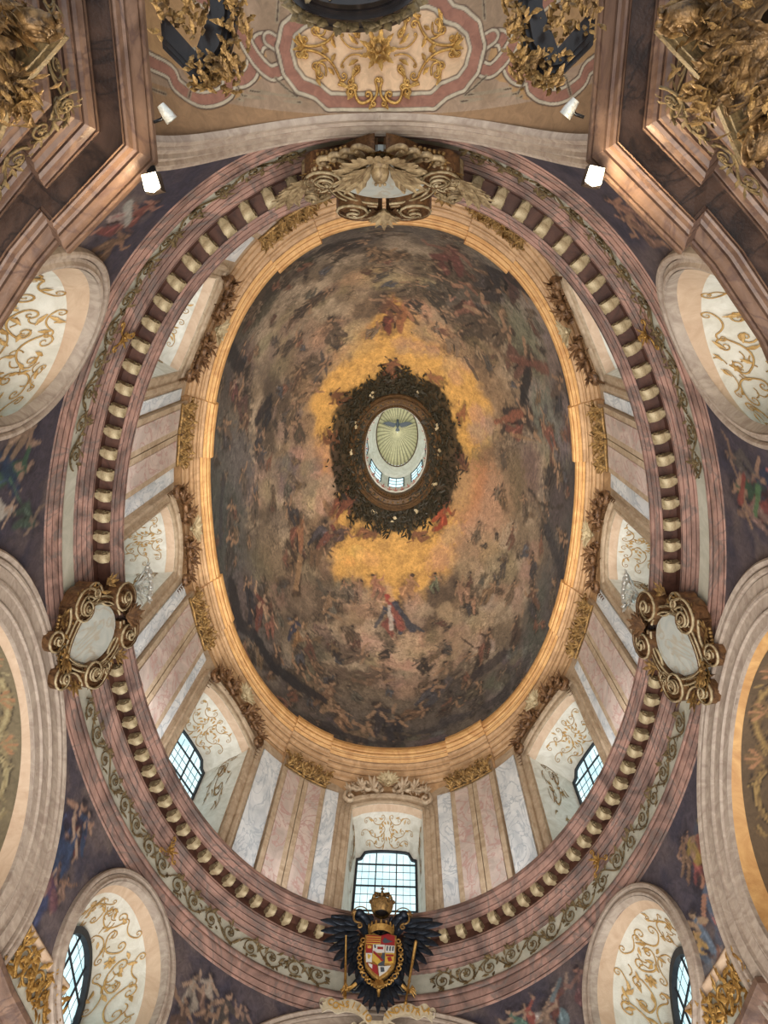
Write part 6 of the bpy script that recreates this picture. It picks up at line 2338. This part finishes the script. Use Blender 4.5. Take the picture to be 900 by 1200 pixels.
# ---------------------------------------------------------------- pier capitals
for sx, lab in ((-1, 'gilded foliage capital under the cornice at far left'), (1, 'gilded foliage capital under the cornice at far right')):
    root = empty('capital', Matrix.Translation((sx * 3.72, -9.98, 5.78 + Z0)) @ Matrix.Rotation(-sx * .72 if sx > 0 else .72, 4, 'Z') @ Matrix.Scale(.86, 4), label=lab, cat='capital', group='gilded capitals of the great piers')
    ab = MB()
    pts = []
    for k in range(4):
        a0, a1 = math.pi / 4 + k * math.pi / 2, math.pi / 4 + (k + 1) * math.pi / 2
        for f in np.linspace(0, 1, 9)[:-1]:
            a = a0 + (a1 - a0) * f
            r_ = .84 / max(abs(math.cos(a)), abs(math.sin(a))) * (1 - .14 * math.sin(math.pi * f))
            pts.append((r_ * math.cos(a), r_ * math.sin(a)))
    for s_, z0, z1 in ((1.0, 1.28, 1.36), (.96, 1.2, 1.3), (.9, 1.14, 1.22)):
        ab.prism([(x * s_, y * s_) for x, y in pts], z0, z1)
        ab.f.append(tuple(ab.n - 1 - i for i in range(len(pts), 2 * len(pts))) if False else tuple(ab.n - 2 * len(pts) + i for i in range(len(pts)))[::-1])
    ab.build('abacus', M_OLIVE, root, local=True, smooth=30)
    bell = MB()
    bell.lathe([(.5, -1.2), (.5, .0), (.54, .05), (.5, .1), (.52, .5), (.7, 1.15)], 24)
    bell.build('bell', M_BROWN, root, local=True, smooth=40)
    r = np.random.RandomState(21)
    for tier, (n, z, rr_, L) in enumerate(((10, .12, .53, .5), (10, .45, .58, .5), (8, .8, .66, .42))):
        for k in range(n):
            a = 2 * math.pi * (k + .5 * (tier % 2)) / n
            q = MB()
            acanthus(q, (0, 0), math.pi / 2, L, 7, .02, 1.1)
            for i in range(10):
                leaf(q, (r.uniform(-.14, .14), r.uniform(.1, L)), r.uniform(0, 6.3), .14, .035, .4, .8, r.uniform(.05, .25), 2, r.uniform(-1, 1), 5)
            ca, sa = math.cos(a), math.sin(a)
            out_ = np.array([ca, sa, 0])
            tg = np.array([-sa, ca, 0])
            q.apply(lambda V: out_ * (rr_ + V[:, 2:3] * 1.1 + .25 * V[:, 1:2] ** 2) + tg * V[:, 0:1] + np.array([0, 0, 1]) * (z + V[:, 1:2]))
            q.build('acanthus_leaf', M_CAPG, root, local=True)
    q = MB()
    for i in range(420):
        l_ = MB()
        leaf(l_, (0, 0), r.uniform(0, 6.3), r.uniform(.09, .17), .034, .5, 1.0, 0, 2, r.uniform(-1.5, 1.5), 5)
        a, z_ = r.uniform(0, 6.3), r.uniform(.1, 1.15)
        rad_ = .62 + .32 * z_ ** 2 + r.uniform(-.05, .12)
        ca, sa = math.cos(a), math.sin(a)
        l_.apply(lambda V: np.outer(V[:, 2] + rad_, [ca, sa, 0]) + np.outer(V[:, 0], [-sa, ca, 0]) + np.outer(V[:, 1] + z_, [0, 0, 1]))
        q.merge(l_)
    q.build('foliage', M_DGOLD, root, local=True)
    for k in range(4):
        a = math.pi / 4 + k * math.pi / 2
        q = MB()
        S = spiral((0, 0), .24, 0, 1.8, 1, 30)
        for dz in (-.06, .06):
            q.tube(np.c_[S[:, 0], S[:, 1], np.full(30, dz)], .04, 6)
        q.lathe([(.0, -.08), (.2, -.06), (.2, .06), (0, .08)], 16)
        ca, sa = math.cos(a), math.sin(a)
        q.apply(lambda V: np.outer(V[:, 0] + 1.02, [ca, sa, 0]) + np.outer(V[:, 2], [-sa, ca, 0]) + np.outer(V[:, 1] + .98, [0, 0, 1]))
        q.build('volute', M_CAPG, root, local=True)
        a = k * math.pi / 2
        q = MB()
        flower(q, (0, 0), .22, 7, .03)
        for i in range(14):
            leaf(q, (r.uniform(-.3, .3), r.uniform(-.35, .1)), r.uniform(0, 6.3), .18, .05, .4, .8, .1, 2, r.uniform(-1, 1), 5)
        ca, sa = math.cos(a), math.sin(a)
        q.apply(lambda V: np.outer(V[:, 2] + .86, [ca, sa, 0]) + np.outer(V[:, 0], [-sa, ca, 0]) + np.outer(V[:, 1] + 1.1, [0, 0, 1]))
        q.build('flower', M_DGOLD, root, local=True)

# ---------------------------------------------------------------- tops of the organ cases, seen from below against the vault


def organ_piece(name, x, y, h, rot, label, kind, s=1.0):
    root = empty(name, Matrix.Translation((x, y, h + Z0)) @ Matrix.Rotation(rot, 4, 'Z'), label=label, cat='organ case', group='black and gold organ case tops')
    r = np.random.RandomState(int(abs(x) * 100))
    m = MB()
    if kind == 'round':                              # half-round tower cornice
        for q, z0 in ((.62, .0), (.57, -.07), (.6, -.14), (.5, -.2), (.46, -.3)):
            a = np.linspace(0, math.pi, 26)
            m.prism([(q * s * math.cos(t), q * .62 * s * math.sin(t)) for t in a], z0 - .07, z0)
            m.f.append(tuple(m.n - 52 + i for i in range(26))[::-1])
    elif kind == 'bow':
        for q, z0 in ((1.0, .0), (.95, -.07), (.97, -.14), (.86, -.22), (.82, -.32)):
            a = np.linspace(0, math.pi, 30)
            m.prism([(q * .52 * s * math.cos(t), q * .22 * s * math.sin(t)) for t in a], z0 - .08, z0)
            m.f.append(tuple(m.n - 60 + i for i in range(30))[::-1])
    else:                                            # angled bracket with a swept arm
        for q, z0 in ((1, 0), (.9, -.06), (.78, -.12)):
            m.prism([(-.32 * q, .1 * q), (-.32 * q, -.08), (-.02, .16), (.12, -.12), (.14, -.62), (.26 * q, -.62), (.3 * q, -.1), (.22 * q, .12), (.04, .36 * q), (-.06, .34 * q)], z0 - .08, z0)
            m.f.append(tuple(m.n - 20 + i for i in range(10))[::-1])
    m.build('cornice', M_BLACK, root, local=True, smooth=30)
    g = MB()
    if kind in ('round', 'bow'):
        rx, ry = (.62, .4) if kind == 'round' else (.52, .22)
        for k in range(18):
            a = math.pi * (k + .5) / 18
            q = MB()
            for i in range(3):
                leaf(q, (r.uniform(-.05, .05), 0), math.pi / 2 + r.uniform(-.6, .6), r.uniform(.08, .16), .04, .4, .8, 0, 2, r.uniform(-1, 1), 5)
            ca, sa = math.cos(a), math.sin(a)
            q.apply(lambda V: np.c_[(rx * s + V[:, 1] * .8) * ca - V[:, 0] * sa, (ry * s + V[:, 1] * .8) * sa + V[:, 0] * ca, -.2 - V[:, 2] * .8])
            g.merge(q)
        for i in range(60):
            q = MB()
            leaf(q, (0, 0), r.uniform(0, 6.3), .13, .035, .4, .7, 0, 2, r.uniform(-1, 1), 5)
            c_ = (r.uniform(-.7, .7) * rx * s, r.uniform(-.35, .3) * ry * s, -.34)
            q.apply(lambda V: V * [1, 1, -1] + c_)
            g.merge(q)
    else:
        for i in range(420):
            q = MB()
            leaf(q, (0, 0), r.uniform(0, 6.3), r.uniform(.05, .1), .022, .6, 1.2, 0, 2, r.uniform(-1.5, 1.5), 5)
            u_ = r.rand()
            if u_ < .4:
                c_ = (r.uniform(-.3, .1), r.uniform(-.62, .06), r.uniform(-.3, .0))
            elif u_ < .7:
                c_ = (r.uniform(.2, .4), r.uniform(-.6, .12), r.uniform(-.25, 0))
            else:
                c_ = (.12 + .4 * r.uniform(-.5, .5), .18 + .22 * r.rand() ** 1.2, r.uniform(-.25, 0))
            q.apply(lambda V: V * [1, 1, -1] + c_)
            g.merge(q)
    g.build('carving', M_OLIVE if kind == 'bow' else M_DGOLD, root, local=True, kind='stuff')
    return root


organ_piece('organ_case', .03, -10.02, 6.2, 0, 'black bowed organ case top with gold fringe at the centre of the top edge', 'bow', 1.0)
organ_piece('organ_case', -1.2, -9.74, 6.1, .0, 'black and gold angular organ bracket left of the vault painting', 'bracket')
mm = organ_piece('organ_case', 1.62, -9.74, 6.1, .0, 'black and gold angular organ bracket right of the vault painting', 'bracket')
mm.matrix_world = mm.matrix_world @ Matrix.Scale(-1, 4, (1, 0, 0))
organ_piece('organ_case', -1.92, -10.15, 5.7, 0, 'black rounded organ tower top at upper left over the cornice', 'round', .62)
organ_piece('organ_case', 2.22, -10.2, 5.7, 0, 'black rounded organ tower top at upper right over the cornice', 'round', .55)

# ---------------------------------------------------------------- leaf wreath round the lantern, and the dove
CHER = [(dome_pt(f[0], f[1] - .06), f[2] * .4) for f in FIGS if f[1] > .7]
r = np.random.RandomState(12)
m = MB()
for i in range(2200):
    t = r.uniform(0, 360)
    lim = -.045 + .02 * math.sin(t * .31) + np.interp(t, [a % 360 for a, _ in sorted(WREATH, key=lambda q: q[0] % 360)], [b for _, b in sorted(WREATH, key=lambda q: q[0] % 360)], period=360)
    f = r.rand() ** .8
    s = lim + .015 + (.965 - lim) * f
    O, U_, V_ = dome_frame(t, min(s, .975))
    if any(np.linalg.norm(O - c_) < q_ for c_, q_ in CHER):
        continue
    Nn = np.cross(U_, V_)
    if Nn[2] > 0:
        Nn = -Nn
    q = MB()
    leaf(q, (0, 0), -math.pi / 2 + r.normal() * .7, r.uniform(.25, .42), r.uniform(.05, .08), .3, .5, r.uniform(.03, .2), 1, r.uniform(-.6, .6), 5)
    q.apply(lambda V: O + np.outer(V[:, 0], U_) + np.outer(V[:, 1], V_) + np.outer(V[:, 2], Nn))
    m.merge(q)
wr = empty('leaf_wreath', Matrix.Translation((0, 0, 34.9 + Z0)), label='dark leafy wreath around the lantern opening at the top of the dome', cat='wreath')
m.build('foliage', M_WREATH, wr, piv=(0, 0, 34.9), kind='stuff')
m = MB()
for k, t in enumerate((-120, -60, -2, 60, 92, 120, 182, 205, -25, 25)):
    O, U_, V_ = dome_frame(t, .9)
    q = MB()
    for j in range(3):
        flower(q, (r.uniform(-.15, .15), r.uniform(-.15, .15)), .1, 6, .22)
    Nn = np.cross(U_, V_)
    Nn = -Nn if Nn[2] > 0 else Nn
    q.apply(lambda V: O + np.outer(V[:, 0], U_) + np.outer(V[:, 1], V_) + np.outer(V[:, 2], Nn))
    q.build('blossom', M_LGOLD, wr, piv=(0, 0, 34.9))
dv = empty('dove', Matrix.Translation((.02, -.64, 41.5 + Z0)) @ Matrix.Rotation(math.pi, 4, 'Y'), label='grey dove with spread wings hanging under the lantern vault', cat='dove')
m = MB()
m.ball((0, 0, 0), .16, 10, (.75, 1.5, .6))
m.ball((0, -.27, .02), .08, 8)
for k in range(5):
    leaf(m, (0, .18), math.pi / 2 + (k - 2) * .22, .3, .045, .05, .05, 0, 0)
m.build('body', M_GRN2, dv, local=True)
for sg in (1, -1):
    m = MB()
    for k in range(8):
        leaf(m, (sg * (.08 + .06 * k), -.06 - .015 * k), (.1 + .12 * (8 - k) * .8) if sg > 0 else math.pi - (.1 + .12 * (8 - k) * .8), .36 + .02 * k, .055, .08, .05, .01 * k, 0)
    m.build('wing', M_GRN2, dv, local=True)
